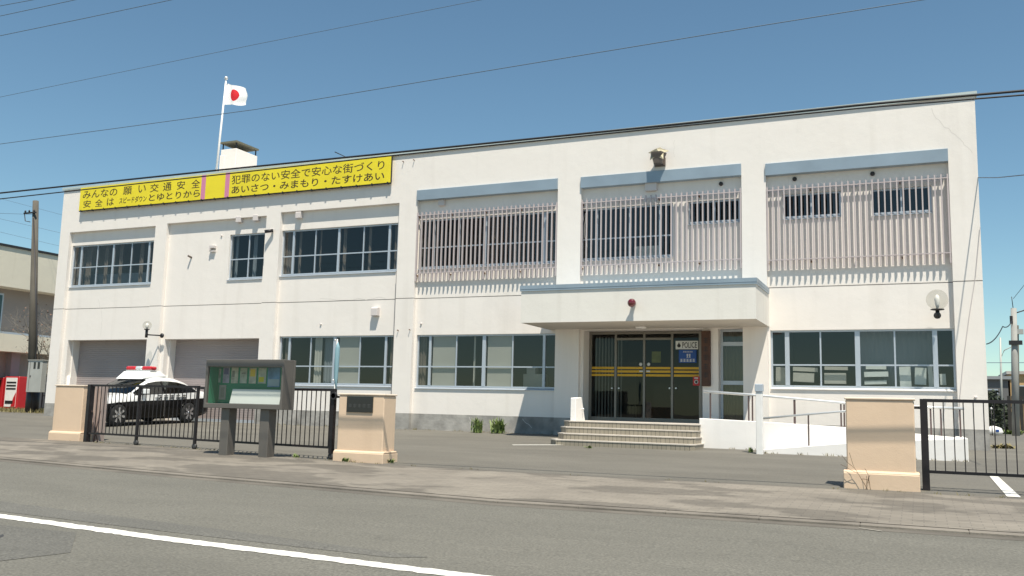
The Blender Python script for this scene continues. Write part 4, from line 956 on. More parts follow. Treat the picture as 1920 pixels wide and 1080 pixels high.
# ------------------------------------------------------------------ police car
def build_car(cx, yf, name, label):
    zg=None
    o=empty(name,(cx,yf+2.35,gz(yf+2.3)+.012),label,'police car')
    slope=.0333; z00=gz(yf+2.35)+.010
    def P(s,y,z): return Vector((cx-y, yf+s, z00+z+slope*(s-2.35)))    # nose towards the street
    #  s, half width low, half width shoulder, z bottom, split, shoulder, tw(top half), ztop
    ST_=[(0.12,.50,.48,.30,.50,.60,.40,.63),(0.16,.66,.62,.22,.55,.66,.50,.70),(0.28,.80,.77,.18,.60,.72,.62,.77),(.55,.86,.84,.17,.66,.78,.66,.845),(.95,.885,.87,.17,.69,.82,.68,.90),
         (1.32,.89,.88,.17,.71,.86,.70,.955),(1.50,.89,.88,.17,.715,.88,.72,1.06),(1.85,.89,.885,.17,.72,.895,.66,1.26),(2.15,.89,.885,.17,.725,.905,.61,1.39),(2.45,.89,.885,.17,.73,.91,.60,1.445),
         (2.62,.89,.885,.17,.73,.915,.595,1.455),(2.70,.89,.885,.17,.732,.918,.594,1.458),(3.0,.89,.885,.17,.735,.92,.59,1.45),(3.35,.885,.88,.17,.74,.93,.585,1.41),(3.70,.88,.87,.18,.75,.945,.57,1.32),(4.05,.875,.865,.19,.76,.955,.62,1.16),
         (4.28,.87,.85,.20,.765,.96,.66,1.035),(4.50,.85,.82,.24,.77,.94,.66,1.01),(4.64,.80,.77,.27,.76,.90,.60,.97),(4.70,.70,.68,.36,.70,.80,.5,.82)]
    rings=[]
    bm=bmesh.new()
    for (s,wl,ws,zb,zs_,zsh,tw,zt) in ST_:
        zt6=zt-.055 if zt>1.1 else (zsh+zt)/2+.01; gq=.80
        pts=[(0,zb),(wl*.90,zb),(wl,zb+.12),(wl,zs_-.02),(wl-.004,zs_),(ws,zsh),(ws+(tw-ws)*gq+.012,zsh+(zt6-zsh)*gq),(tw,zt6),(tw*.75,zt-.012),(0,zt)]
        ring=[]
        for y,z in pts: ring.append(P(s,y,z))
        ring+= [P(s,-y,z) for y,z in pts[-2:0:-1]]
        rings.append([bm.verts.new(q) for q in ring])
    n=len(rings[0]); npt=10
    BL,WH,GL=0,1,2
    for i in range(len(rings)-1):
        s0=ST_[i][0]; s1=ST_[i+1][0]
        for k in range(n):
            k2=(k+1)%n; f=bm.faces.new((rings[i][k],rings[i][k2],rings[i+1][k2],rings[i+1][k])); f.smooth=True
            kk=k if k<9 else n-1-k    # 0..8 segment index from the bottom
            mi=BL if kk<4 else WH
            if kk==5 and s0>=1.50 and s1<=4.06 and not (abs(s0-2.62)<.01): mi=GL
            if kk==5 and abs(s0-2.62)<.01: mi=BL
            if kk in (7,8) and 1.32<=s0<2.15: mi=GL
            if kk in (7,8) and 3.35<=s0<4.06: mi=GL
            f.material_index=mi
    bm.faces.new(rings[0][::-1]).material_index=WH; bm.faces.new(rings[-1]).material_index=WH
    bmesh.ops.recalc_face_normals(bm,faces=bm.faces)
    def sub(test,nm,ms,inset=0,par=o):
        b2=bm.copy(); bmesh.ops.delete(b2,geom=[f for f in b2.faces if not test(f)],context='FACES')
        me=bpy.data.meshes.new(nm); b2.to_mesh(me); b2.free()
        for q in ms: me.materials.append(q)
        ob=bpy.data.objects.new(nm,me); COL.objects.link(ob); attach(ob,par); return ob
    cxm=cx
    body=sub(lambda f:f.material_index!=GL,'body',[M_['carblack'],M_['carwhite']])
    def cen(f): return f.calc_center_median()
    ys=lambda f:cen(f).y-yf
    ws=sub(lambda f:f.material_index==GL and abs(f.normal.x)<.75 and ys(f)<2.3,'windscreen',[M_['carglass']]*3)
    rw=sub(lambda f:f.material_index==GL and abs(f.normal.x)<.75 and ys(f)>3.2,'rear_window',[M_['carglass']]*3)
    for sgn in (1,-1):
        for lo,hi in ((1.4,2.66),(2.66,4.2)):
            sub(lambda f:f.material_index==GL and f.normal.x*sgn>=.0 and abs(f.normal.x)>=.75 and lo<ys(f)<hi,'side_window',[M_['carglass']]*3)
    bm.free()
    # interior mass so the cabin is not empty
    mb=MB()
    for s,yy in ((2.25,.36),(2.25,-.36),(3.2,.36),(3.2,-.36)):
        c=P(s,yy,.62); mb.cbox(c,(.48,.5,.3)); mb.cbox(P(s+.28,yy,.95),(.46,.14,.55),Matrix.Rotation(R_(-12),3,'X')); mb.cbox(P(s+.33,yy,1.24),(.24,.09,.15))
    mb.cbox(P(1.62,0,.84),(1.4,.35,.14)); mb.build('seat',mat('car_seat',(.16,.19,.17),.9),o,bevel=.04)
    # wheels
    for s in (.93,3.70):
        for sgn in (1,-1):
            c=P(s,-sgn*.80,.325); 
            mb=MB(); prof=[(.20,-.10),(.30,-.10),(.322,-.07),(.325,0),(.322,.07),(.30,.10),(.20,.10)]
            mb.lathe(c,prof,axis='x',n=32); 
            wh=mb.build('wheel',M_['tyre'],o)
            mb=MB(); fx=sgn*.098
            mb.lathe(c+Vector((fx*.6,0,0)),[(.242,0),(.242,sgn*.03),(.212,sgn*.036),(.205,sgn*.004),(.005,sgn*.004)],axis='x',n=32)
            for k in range(7):
                a2=2*math.pi*k/7; rotm=Matrix.Rotation(a2,3,'X')
                mb.cbox(c+Vector((fx,0,0))+rotm@Vector((0,0,.12)),(.03,.062,.20),rotm)
            mb.lathe(c+Vector((fx,0,0)),[(.05,-.02),(.05,.02),(.003,.022)],axis='x',n=12)
            mb.build('rim',M_['rim'],wh)
            mb=MB(); mb.lathe(c+Vector((fx*.5,0,0)),[(.2,0),(.2,sgn*.012),(.003,sgn*.012)],axis='x',n=24); mb.build('brake',M_['dark'],wh)
            mb=MB()    # arch lip
            for k in range(13):
                a2=math.pi*(k/12); 
            pts_=[c+Vector((sgn*.088,math.cos(math.pi*k/14)*.365,math.sin(math.pi*k/14)*.365-.01)) for k in range(15)]
            mb.tube(pts_,.022,6); mb.build('arch',M_['carblack'],o)
    # lamps
    for sgn in (1,-1):
        mb=MB(); mb.cbox(P(.30,-sgn*.64,.68),(.30,.30,.13),Matrix.Rotation(R_(sgn*28),3,'Z')); mb.build('headlight',M_['lampclear'],o,bevel=.04,seg=2)
        mb=MB(); mb.cbox(P(.24,-sgn*.60,.44),(.16,.14,.10)); mb.build('fog_lamp',M_['lampclear'],o,bevel=.03)
        mb=MB(); mb.cbox(P(4.58,-sgn*.70,.84),(.24,.16,.14)); mb.build('tail_light',M_['lampred'],o,bevel=.03)
        c=P(1.78,-sgn*1.0,1.0); mb=MB(); mb.cbox(c,(.22,.11,.15)); mb.cbox(c+Vector((-sgn*.12,.02,-.04)),(.10,.05,.04)); mb.build('wing_mirror',M_['carwhite'],o,bevel=.035,seg=2)
        for s in (2.35,3.30):
            mb=MB(); mb.cbox(P(s,-sgn*.897,.83),(.025,.16,.028)); mb.build('door_handle',M_['carwhite'],o)
        for s in (1.70,2.66,3.55):
            mb=MB(); mb.cbox(P(s,-sgn*.8895,.52),(.006,.008,.55)); mb.build('door_gap',M_['joint'],o)
    mb=MB(); mb.cbox(P(.13,0,.60),(.7,.05,.10)); mb.build('front_panel',M_['dark'],o,bevel=.02)
    mb=MB(); mb.cbox(P(.11,0,.46),(.33,.02,.165)); mb.build('number_plate',M_['whitepaint'],o)
    # light bar with its white fairing
    mb=MB()
    bt=[P(2.02,y,1.36) for y in (-.56,.56)]+[P(3.05,y,1.44) for y in (.56,-.56)]; tp=[P(2.28,y,1.60) for y in (-.50,.50)]+[P(2.80,y,1.60) for y in (.50,-.50)]
    v=[mb.bm.verts.new(q) for q in bt+tp]
    for q in ((0,1,2,3),(4,7,6,5),(0,4,5,1),(1,5,6,2),(2,6,7,3),(3,7,4,0)): mb.bm.faces.new([v[i] for i in q])
    fa=mb.build('light_bar_fairing',M_['carwhite'],o,bevel=.03,seg=2)
    mb=MB(); mb.cbox(P(2.5,0,1.615),(1.02,.24,.04)); lb=mb.build('light_bar',M_['pipe'],o)
    for y0,y1,mm in ((.52,.14,'lampred'),(.13,-.13,'lampclear'),(-.14,-.52,'lampred')):
        mb=MB(); mb.cbox(P(2.5,(y0+y1)/2,1.695),(abs(y1-y0),.27,.12)); mb.build('beacon',M_[mm],lb,bevel=.05,seg=3)
    # lettering along the near side
    mb=MB()
    for i in range(5):                     # block lettering, unreadable in the photograph at this size
        for f in (0,.05,.10): mb.cbox(P(2.45+i*.25,-.8975,.765+f),(.006,.17,.022))
        mb.cbox(P(2.45+i*.25,-.8975,.825),(.008,.022,.13))
    mb.build('lettering',M_['signink'],o)
    return o
build_car(6.62,-4.55,'police_car','black and white police car with a red light bar parked nose to the street')

# ------------------------------------------------------------------ plants
def clump(name,c,n,h,spread,m,label,seed,width=.025,cat='weed',group=None):
    r=random.Random(seed); mb=MB(); c=Vector(c)
    for i in range(n):
        a=r.uniform(0,6.283); l=h*r.uniform(.45,1); lean=r.uniform(.1,.8)*spread; w_=width*r.uniform(.6,1.3)
        b0=c+Vector((r.gauss(0,spread*.25),r.gauss(0,spread*.2),0)); dirv=Vector((math.cos(a),math.sin(a),0)); sd=Vector((-math.sin(a),math.cos(a),0))
        pr=None
        for k in range(5):
            t=k/4; q=b0+dirv*lean*t*t+Vector((0,0,l*(t-.25*t*t*lean/spread))); ww=w_*(math.sin(math.pi*(.12+.88*t)))
            cur=(q-sd*ww,q+sd*ww)
            if pr: mb.face((pr[0],pr[1],cur[1],cur[0]))
            pr=cur
    o=mb.build(name,m,recalc=False); 
    return tag(o,label,cat,group)
q=G(893,812); clump('weed_clump',(q.x,max(min(q.y,-.12),-.5),gz(-.3)+.01),75,.50,.30,M_['leaf'],'left of the two green weed clumps at the foot of the wall',1,.028,group='weed clumps by the plinth')
q=G(934,813); clump('weed_clump',(q.x,-.3,gz(-.3)+.01),80,.50,.32,M_['leaf'],'right of the two green weed clumps, nearer the steps',2,.028,group='weed clumps by the plinth')
for i,(px,py,h) in enumerate(((650,868,.10),(735,870,.09),(1512,853,.12),(1408,850,.14),(1105,842,.07),(555,860,.09))):
    q=G(px,py); lab=('tiny green weed at the foot of the name plate pillar front','thin tuft at the right foot of the name plate pillar','small weed below the ramp front curb','small weed beside the intercom post','low weed on the bottom entrance step edge','small tuft growing under the right gate leaf')[i]
    clump('small_weed',(q.x,q.y-.02,q.z+.02),22,h,.10,M_['leaf'],lab,20+i,.014)
q=G(1880,835); clump('weed_patch',(q.x,q.y,.0),60,.16,.5,M_['leaf2'],'yellowish weed patch on the forecourt behind the right gate',31,.03)
# dead stalk at the right pillar
def branchy(mb,p,d,l,r,depth,rnd,bend=.25,twig_at=None,kids=(2,3)):
    pts=[p]; rad=[r]; q=Vector(p); dv=Vector(d).normalized(); n=4
    for i in range(n):
        dv=(dv+Vector((rnd.gauss(0,bend),rnd.gauss(0,bend),rnd.gauss(0,bend*.6)+.04))).normalized(); q=q+dv*l/n; pts.append(q.copy()); rad.append(max(r*(1-.45*(i+1)/n),.003))
    mb.tube(pts,rad,5 if r<.03 else 8,False)
    if depth==0:
        if twig_at is not None: twig_at.append((q.copy(),dv.copy()))
        return
    for k in range(rnd.randint(*kids)):
        i=rnd.randint(2,n); b_=(dv*.7+Vector((rnd.gauss(0,.6),rnd.gauss(0,.6),rnd.gauss(.15,.4)))).normalized()
        branchy(mb,pts[i],b_,l*rnd.uniform(.6,.8),rad[i]*.7,depth-1,rnd,bend,twig_at,kids)
q=G(1628,921); rnd=random.Random(4); mb=MB()
for k in range(3): branchy(mb,Vector((q.x+.03*k-.03,-9.56,gz(-9.55))),(rnd.gauss(0,.12),-.02,1),.20+.14*(k==1),.0045,1,rnd,.14)
tag(mb.build('dead_stalk',mat('dry_stalk',(.13,.085,.05),.9)),'dry brown stalk growing in front of the wide right pillar','dead plant')
# bare shrub tree left
def bare_tree(x,y,h,seed,label):
    rnd=random.Random(seed); o=empty('bare_tree',(x,y,0),label,'tree'); mb=MB(); tips=[]
    mb.tube([(x,y,-.05),(x+.05,y,.8),(x,y+.05,1.6)],[.10,.085,.07],8)
    mb.build('trunk',M_['twig'],o)
    mb=MB()
    for k in range(6):
        a=k*1.05+rnd.uniform(-.3,.3); branchy(mb,Vector((x,y,1.2+.08*k)),(math.cos(a)*.75,math.sin(a)*.75,1.0),h*.38,.045,4,rnd,.2,tips,(3,4))
    cr=mb.build('branches',M_['twig'],o)
    mb=MB()
    for q,d in tips:
        for k in range(1 if rnd.random()<.35 else 0):
            c=q+Vector((rnd.gauss(0,.06),rnd.gauss(0,.06),rnd.gauss(0,.06))); a=rnd.uniform(0,6.28); s=rnd.uniform(.02,.05); u=Vector((math.cos(a),math.sin(a),rnd.uniform(-.5,.5)))*s; v=Vector((-math.sin(a)*.5,math.cos(a)*.5,.8))*s
            mb.face((c-u,c-v,c+u,c+v))
    tag(mb.build('buds',M_['bud'],o,recalc=False),kind='stuff')
bare_tree(-7.6,6.3,4.3,9,'bare spreading tree with reddish buds behind the left utility pole')

# ------------------------------------------------------------------ left background
q=Vector((W(62,740,4.2).x,4.2,0)); top=W(67,377,4.2)
UP=empty('utility_pole',q,'tall dark wooden utility pole left of the police station','utility pole')
mb=MB(); mb.tube([(q.x,4.2,-.1),top],[.19,.125],14); mb.build('shaft',M_['concpole'],UP)
mb=MB(); zc=W(66,400,4.2).z; mb.cbox((top.x-.1,4.05,zc),(.75,.06,.06)); 
for dx in (-.4,-.15,.15): mb.lathe((top.x+dx,4.05,zc+.03),[(.03,0),(.045,.05),(.02,.1)],n=8)
mb.tube([(top.x-.45,4.05,zc-.0),(top.x-.35,4.05,zc-.35),(top.x-.1,4.1,zc-.4)],.02,6)
mb.build('crossarm',M_['dark'],UP)
mb=MB(); mb.tube([(q.x+.17,4.02,0),(q.x+.165,4.03,3),(top.x+.12,4.08,top.z-.8)],.03,6); mb.build('conduit',M_['dark'],UP)
mb=MB(); mb.tube([(q.x,4.2,-.05),(q.x,4.2,1.05)],.27,14); mb.build('base_guard',M_['dark'],UP)
c0=W(48,735,3.75); c1=W(80,676,3.75)
MC=empty('meter_cabinet',((c0.x+c1.x)/2,3.75,c0.z),'grey steel meter cabinet with two dark windows strapped to the utility pole','cabinet')
mb=MB(); mb.box(c0.x,c1.x,3.75,4.0,c0.z,c1.z); mb.box(c0.x-.03,c1.x+.03,3.72,4.02,c1.z,c1.z+.03); mb.build('case',M_['cabinet'],MC,bevel=.01)
for f0,f1_ in ((.40,.55),(.68,.84)):
    mb=MB(); wx=c1.x-c0.x; hz_=c1.z-c0.z; mb.box(c0.x+wx*f0,c0.x+wx*f1_,3.743,3.7495,c0.z+hz_*.74,c0.z+hz_*.95); mb.build('meter_window',M_['plate'],MC)
mb=MB(); mb.box(c0.x+.13,c0.x+.14,3.744,3.7495,c0.z+.05,c1.z-.05); mb.cbox((c0.x+.2,3.74,(c0.z+c1.z)/2),(.03,.02,.08)); mb.build('door_seam',M_['dark'],MC)
# neighbouring building, its long side facing the station
XN=-14.0
N_=empty('neighbour_building',(-19,20,0),'cream two storey building with recessed window bands beyond the utility pole','building')
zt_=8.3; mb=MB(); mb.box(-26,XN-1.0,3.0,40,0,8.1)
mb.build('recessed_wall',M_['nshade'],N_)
mb=MB(); mb.box(-26.2,XN,2.8,40.2,6.25,zt_); mb.box(-26.1,XN-.02,2.9,40.1,2.95,3.85); mb.build('cream_band',M_['cream'],N_)
mb=MB(); mb.box(-26.3,XN+.06,2.7,40.3,zt_,zt_+.12); mb.build('roof_edge',M_['dark'],N_)
mb=MB(); mb.box(XN-.3,XN-.02,2.9,40,3.851,3.95); mb.build('handrail',M_['alu'],N_)
for y0 in (3.6,7.6,12.4,15.2,19.0,23,27):
    mb=MB(); mb.box(XN-1.02,XN-.98,y0,y0+1.5,4.0,6.0); wf=mb.build('window',M_['alu'],N_); mb=MB(); mb.box(XN-.985,XN-.97,y0+.08,y0+1.42,4.1,5.9); mb.build('pane',mat('pane_teal',(.05,.09,.10),.1,.3),wf)
for y0 in (4.5,9.6,14,19,24,29):
    mb=MB(); mb.box(XN-1.05,XN-.6,y0,y0+.5,0,2.94); mb.build('column',mat('column_pinkgrey',(.33,.28,.29),.9),N_)
# vending machine
vx0,vx1=W(7,740,9).x,W(33.5,740,9).x; 
VM=empty('vending_machine',((vx0+vx1)/2,9.3,0),'red and white vending machine beside the grass verge','vending machine')
mb=MB(); mb.box(vx0,vx1,9,9.75,.05,1.68); mb.build('cabinet',M_['red'],VM,bevel=.02)
mb=MB(); mb.box(vx0+.10,vx1-.12,8.985,8.9995,.15,1.62); mb.build('front_panel',M_['whitepaint'],VM)
mb=MB(); 
for i in range(3): mb.box(vx0+.16,vx1-.18,8.975,8.9845,1.02+.16*i,1.10+.16*i)
mb.box(vx0+.16,vx1-.3,8.975,8.9845,.3,.46); mb.build('display_window',M_['plate'],VM)
mb=MB(); mb.prism([(vx1-.45,.16),(vx1-.13,.16),(vx1-.13,.9),(vx1-.3,.6)],1,8.978,8.9846); mb.build('red_mark',M_['red'],VM)
vx=W(-3,740,9.05).x
V2=empty('vending_machine',(vx,9.4,0),'plain red vending machine cut by the left edge of the photo','vending machine')
mb=MB(); mb.box(vx-.75,vx+.28,9.05,9.8,.05,1.62); mb.build('cabinet',M_['red'],V2,bevel=.02)
mb=MB(); mb.box(vx-.68,vx+.1,9.035,9.0495,.9,1.5); mb.build('display_window',M_['plate'],V2)
# dark fence behind the pole
FE=empty('mesh_fence',(-8,11,0),'low dark wire fence running behind the vending machines','fence')
mb=MB()
for z in (.12,.75,1.32): mb.box(-13.8,-.2,10.99,11.01,z-.015,z+.015)
mb.build('rail',M_['blackpaint'],FE)
mb=MB()
for i in range(90): x=-13.8+i*.15; mb.box(x-.006,x+.006,10.993,11.007,.12,1.32)
mb.build('bars',M_['blackpaint'],FE)
for x in (-13.8,-11.2,-8.6,-6,-3.4,-.8):
    mb=MB(); mb.box(x-.03,x+.03,10.97,11.03,0,1.38); mb.build('post',M_['blackpaint'],FE)
# grass verge
mb=MB(); r=random.Random(8)
for i in range(4200):
    x=r.uniform(-16,-.6); y=r.uniform(3.3,8.6); c=Vector((x,y,.005)); a=r.uniform(0,6.28); l=r.uniform(.05,.22); w_=r.uniform(.012,.03); u=Vector((math.cos(a),math.sin(a),0))
    mb.face((c-u*w_,c+u*w_,c+Vector((r.gauss(0,.06),r.gauss(0,.06),l))))
tag(mb.build('grass',[M_['leaf2']],recalc=False),kind='stuff')
patch('verge_soil',[(-17,3.2),(-.5,3.2),(-.5,8.8),(-17,8.8)],M_['soil'],.012)

# ------------------------------------------------------------------ right background
def far_house(name,x0,x1,y0,y1,h,mw,mr,label,nw=3):
    o=empty(name,((x0+x1)/2,(y0+y1)/2,0),label,'house'); mb=MB(); mb.box(x0,x1,y0,y1,0,h); mb.build('wall',mw,o)
    mb=MB(); mb.box(x0-.25,x1+.25,y0-.25,y1+.25,h,h+.25); mb.build('roof',mr,o)
    for i in range(nw):
        xx=x0+(x1-x0)*(i+.25)/nw; mb=MB(); mb.box(xx,xx+(x1-x0)/nw*.45,y0-.04,y0-.005,h*.52,h*.80); wf=mb.build('window',M_['alu'],o); mb=MB(); mb.box(xx+.06,xx+(x1-x0)/nw*.45-.06,y0-.05,y0-.0405,h*.54,h*.78); mb.build('pane',M_['plate'],wf)
    return o
far_house('flat_roofed_house',30.2,35.1,59,68,3.95,mat('house_grey',(.14,.14,.14),.9),mat('house_roof',(.26,.28,.29),.7),'low dark grey flat roofed house just past the right wall',2)
hx0=W(1893,700,62).x; hx1=hx0+5
far_house('ochre_house',hx0,hx1,62,70,4.5,mat('house_ochre',(.52,.35,.17),.9,noise=(1,.15)),mat('house_roof2',(.45,.42,.38),.8),'ochre walled house behind the concrete pole at the right edge',3)
# dark hedge / fence
def bush(name,c,rx,ry,rz,n,m,label,seed,leaf=.09,cat='shrub'):
    r=random.Random(seed); o=empty(name,c,label,cat); c=Vector(c); mb=MB()
    for k in range(7): a=r.uniform(0,6.28); mb.tube([c+Vector((r.gauss(0,rx*.1),r.gauss(0,.1),0)),c+Vector((math.cos(a)*rx*.5,math.sin(a)*ry*.5,rz*r.uniform(.9,1.7)))],[.03,.008],5,False)
    mb.build('stem',M_['twig'],o); mb=MB()
    for i in range(n):
        while True:
            v=Vector((r.uniform(-1,1),r.uniform(-1,1),r.uniform(-1,1)))
            if v.length<1 and v.length>.25: break
        q=c+Vector((v.x*rx,v.y*ry,rz+v.z*rz))+Vector((r.gauss(0,.08),r.gauss(0,.08),r.gauss(0,.1))); s=leaf*r.uniform(.5,1.3); a=r.uniform(0,6.28); t=r.uniform(-1,1)
        u=Vector((math.cos(a),math.sin(a),t*.4)).normalized()*s; w2=Vector((-math.sin(a)*.4,math.cos(a)*.4,r.uniform(.3,1))).normalized()*s*.6
        mb.face((q-u,q-w2,q+u,q+w2))
    mb.build('foliage',m,o,recalc=False); return o
DG=mat('shrub_dark',(.04,.055,.03),.8,noise=(3,.4))
bush('dark_shrub',(32.15,33,0),.75,.8,1.15,900,DG,'tall dark shrub close beside the right wall of the station',41,.12)
bush('dark_shrub',(33.0,38,0),.8,.8,.85,700,DG,'lower dark shrub between the wall and the concrete pole',42,.12)
mb=MB(); hx=W(1888,740,36).x
for i in range(30): mb.box(hx+i*.2,hx+i*.2+.18,36,36.04,0,2.1)
tag(mb.build('board_fence',mat('fence_dark',(.035,.032,.028),.85,noise=(3,.3))),'dark upright board fence behind the concrete pole','fence')
clump('verge_grass',(W(1895,779,30).x,30,0),160,.3,1.0,M_['leaf'],'grass tuft verge at the foot of the dark board fence',51,.03,'grass tuft')
pb_=W(1903,780,25); pt=W(1900.5,578,25)
CP=empty('concrete_pole',(pb_.x,25,0),'thick grey concrete utility pole near the right edge of the photo','utility pole')
mb=MB(); mb.tube([(pb_.x+.01,25,0),(pt.x,25,pt.z)],[.17,.125],14); mb.build('shaft',mat('pole_grey',(.33,.33,.31),.85,noise=(1.5,.15)),CP)
mb=MB(); z=W(1901,643,25).z; mb.cbox((pt.x,24.85,z),(.55,.12,.2)); mb.cbox((pt.x-.13,24.87,W(1898,600,25).z),(.12,.12,.35)); mb.tube([(pt.x-.02,25,pt.z),(pt.x-.06,25,pt.z+.55)],.018,6); mb.tube([(pt.x,25,pt.z-.25),(pt.x+.45,25,pt.z-.1)],.03,6); mb.build('fittings',M_['dark'],CP)
lb_=W(1878,780,33); lt_=W(1875.5,633,33)
LP=empty('lamp_column',(lb_.x,33,0),'slim grey column with a curved arm left of the concrete pole','street lamp')
mb=MB(); mb.tube([(lb_.x,33,0),lt_],[.07,.045],10); mb.build('column',M_['cabinet'],LP)
za=W(1877,668,33).z; mb=MB(); mb.tube([(lt_.x+.02,33,za),(lt_.x+.16,33,za+.32),(lt_.x+.45,33,za+.48),(lt_.x+.72,33,za+.48)],.025,7); mb.build('arm',M_['cabinet'],LP)
pb2=W(1909,780,40); pt2=W(1908,610,40)
P2_=empty('thin_pole',(pb2.x,40,0),'thin dark pole just right of the concrete pole','pole'); mb=MB(); mb.tube([(pb2.x,40,0),(pt2.x,40,pt2.z)],.06,8); mb.build('shaft',M_['concpole'],P2_)
mb=MB(); mb.cbox((pt2.x+.1,39.9,pt2.z-.4),(.35,.25,.3)); mb.build('lamp_head',M_['cabinet'],P2_)
# white bag by the wall and a small white ball post
q=W(1862,783,25); mb=MB(); mb.lathe((q.x,25,0),[(.02,0),(.30,.04),(.36,.16),(.28,.34),(.1,.42),(.01,.44)],n=14)
sk=mb.build('white_sack',[M_['whitepaint']],None,smooth=True); sk.scale=(1.15,.8,1); sk.location=(q.x*(1-1.15),25*(1-.8),0)
tag(sk,'white sack with a blue mark lying at the foot of the dark shrub','sack')
mb=MB(); mb.cbox((q.x+.14,24.72,.22),(.14,.04,.12)); mk=mb.build('blue_mark',M_['signblue'],sk,bevel=.015)
q=W(1858.5,766,24); mb=MB(); mb.tube([(q.x,24,0),(q.x,24,q.z)],.02,6); tag(mb.build('stake',M_['dark']),'thin stake with a white knob above the white sack','stake'); st=bpy.data.objects['stake']
mb=MB(); mb.lathe((q.x,24,q.z),[(.01,-.06),(.06,0),(.01,.06)],n=10); mb.build('knob',M_['whitepaint'],st)

# ------------------------------------------------------------------ overhead wires
def wire(pts,r,m,label,sag=0.0,n=24):
    pts=[Vector(p) for p in pts]; out=[]
    # piecewise quadratic through the points, extended past the frame
    for i in range(n+1):
        t=i/n*(len(pts)-1); k=min(int(t),len(pts)-2); f=t-k; q=pts[k].lerp(pts[k+1],f); q.z-=sag*4*f*(1-f); out.append(q)
    mb=MB(); mb.tube(out,r,6,False); return tag(mb.build('overhead_wire',M_[m]),label,'wire','overhead wires')
def span(l,r_,Yl,Yr,ext=.5):        # wire through two photo points at given depths, prolonged at both ends
    a_=W(*l,Yl); b2=W(*r_,Yr); d=b2-a_; return [a_-d*ext,a_,b2,b2+d*ext]
def lspan(pxs,Y,ext=12):
    p=[W(q[0],q[1],q[2] if len(q)>2 else Y) for q in pxs]; d0=(p[0]-p[1]).normalized(); d1=(p[-1]-p[-2]).normalized(); return [p[0]+d0*ext]+p+[p[-1]+d1*ext]
wire(lspan([(0,362),(380,322),(760,284),(1260,234,-11.07),(1620,196,-10.98),(1920,170,-10.94)],-11.15),.016,'wire','thick black cable following the roof edge of the station, upper of the pair')
wire(lspan([(0,373),(380,331),(760,289),(1260,238,-11.09),(1620,202,-11.0),(1920,178,-10.96)],-11.17),.011,'wire','thinner black cable just under the roof edge cable')
wire(lspan([(0,270),(480,205),(960,125),(1440,46),(1728,0)],-11.8),.006,'wiregrey','thin wire crossing the whole sky above the flag',)
wire(lspan([(0,182),(480,83),(900,0)],-13.5),.0035,'wiregrey','faint wire above the flag in the upper left sky')
wire(lspan([(0,67),(160,34),(320,0)],-12.6),.006,'wiregrey','lower wire in the top left corner of the sky')
wire(lspan([(0,30),(70,15),(139,0)],-12.8),.006,'wiregrey','middle wire in the top left corner of the sky')
wire(lspan([(0,11),(60,0)],-12.9),.006,'wiregrey','topmost wire in the extreme top left corner')
wire([W(1834,333,0),W(1870,333,-1.2),W(1920,328,-3),W(1990,318,-6)],.012,'wiregrey','wire running right from the end wall below the roof')
for i,(a_,b2,lab) in enumerate((((0,372),(200,425),'highest thin wire sloping behind the left utility pole'),((0,400),(64,402),'short level wire ending at the crossarm of the left pole'),((0,410),(115,437),'middle thin wire sloping behind the left utility pole'),((0,435),(115,462),'lowest thin wire sloping behind the left utility pole'))):
    Yd=9.0 if i!=1 else 4.05
    p=[W(*a_,Yd),W(*b2,Yd+2 if i!=1 else Yd)]; d=(p[1]-p[0]).normalized(); wire([p[0]-d*8]+p+([p[1]+d*1.5] if i!=1 else []),.008,'wiregrey',lab)
wire([W(1850,645,15),W(1880,612,20),W(1898,600,24.9)],.022,'wire','service cable sagging from the concrete pole to the station wall',.15)
wire([W(1900,560,25),W(1920,535,22),W(1960,490,18)],.012,'wiregrey','thin wire rising right from the top of the concrete pole')
wire([W(1850,680,30),W(1920,680,30),W(1960,680,30)],.018,'wiregrey','level wire behind the concrete pole at the right')

# scuffs of old paint on the street beside the kerb
for pts in ([(28.0,-13.0),(28.22,-13.12),(28.22,-13.16),(28.0,-13.04)],):
    patch('paint_scuff',[(x,y-.12) for x,y in pts],M_['kerb_light'],.0105)
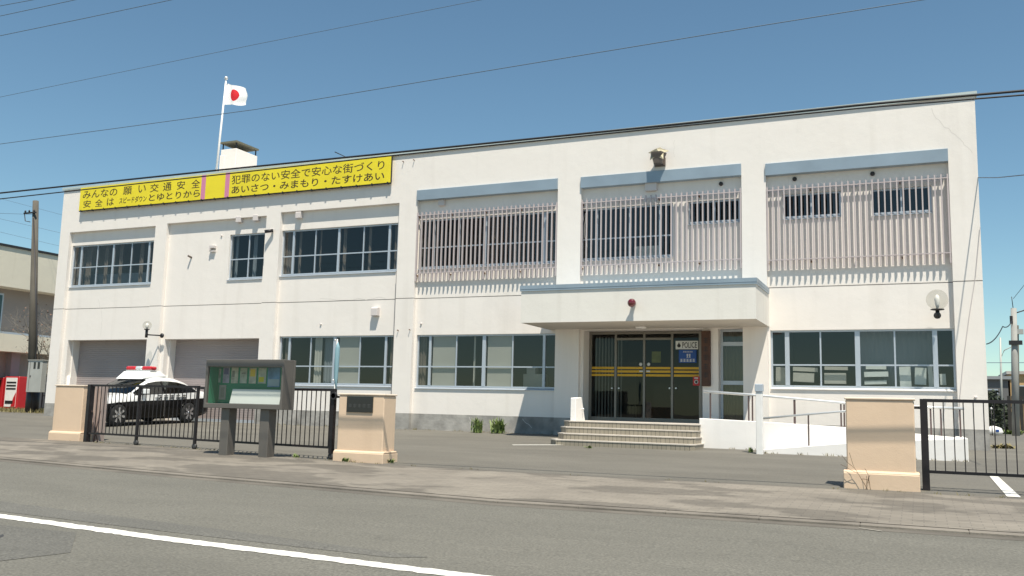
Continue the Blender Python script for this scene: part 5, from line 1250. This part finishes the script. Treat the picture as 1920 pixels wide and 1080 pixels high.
# thin weeds in the joints along the gates and the foot of the walls
mb=MB(); r_=random.Random(77)
def tuft(x,y,z,n,h):
    for i in range(n):
        a=r_.uniform(0,6.28); l=h*r_.uniform(.4,1); c=Vector((x+r_.gauss(0,.03),y+r_.gauss(0,.015),z)); u=Vector((math.cos(a),math.sin(a),0))*r_.uniform(.004,.010)
        mb.face((c-u,c+u,c+Vector((r_.gauss(0,l*.5),r_.gauss(0,l*.4),l))))
for i in range(150):
    x=r_.uniform(11.5,34); y=polyY(EDGE,x)+r_.uniform(-.02,.08)
    if 20.8<x<27.3 and r_.random()<.8: continue
    tuft(x,y,gz(y)+.015,r_.randint(3,9),r_.uniform(.02,.07))
for i in range(60): x=r_.uniform(10,19.5); tuft(x,.08 if r_.random()<.5 else -.03,.0,r_.randint(3,8),r_.uniform(.03,.10))
for i in range(30): x=r_.uniform(24.2,29.4); y=-2.74 if x<25.5 else -3.6; tuft(x,y,gz(y)+.012,r_.randint(4,10),r_.uniform(.03,.10))
tag(mb.build('joint_weeds',M_['leaf2'],recalc=False),kind='stuff')
# pieces that do not touch become parts of their own
def split_loose(o):
    bm=bmesh.new(); bm.from_mesh(o.data); bm.verts.ensure_lookup_table(); seen=set(); isl=[]
    for v in bm.verts:
        if v.index in seen: continue
        st=[v]; seen.add(v.index); cur=[]
        while st:
            q=st.pop(); cur.append(q.index)
            for e in q.link_edges:
                k=e.other_vert(q)
                if k.index not in seen: seen.add(k.index); st.append(k)
        isl.append(set(cur))
    if len(isl)<2: bm.free(); return
    for I in isl:
        b2=bm.copy(); bmesh.ops.delete(b2,geom=[v for v in b2.verts if v.index not in I],context='VERTS')
        me=bpy.data.meshes.new(o.data.name); b2.to_mesh(me); b2.free()
        for m in o.data.materials: me.materials.append(m)
        n=o.copy(); n.data=me; n.name=o.name.split('.')[0]; COL.objects.link(n)
    bm.free(); bpy.data.objects.remove(o)
for o in [o for o in COL.objects if o.type=='MESH' and o.name.split('.')[0] in ('plinth','bracket','display_window','fittings','interior_wall','interior_floor','brace')]: split_loose(o)
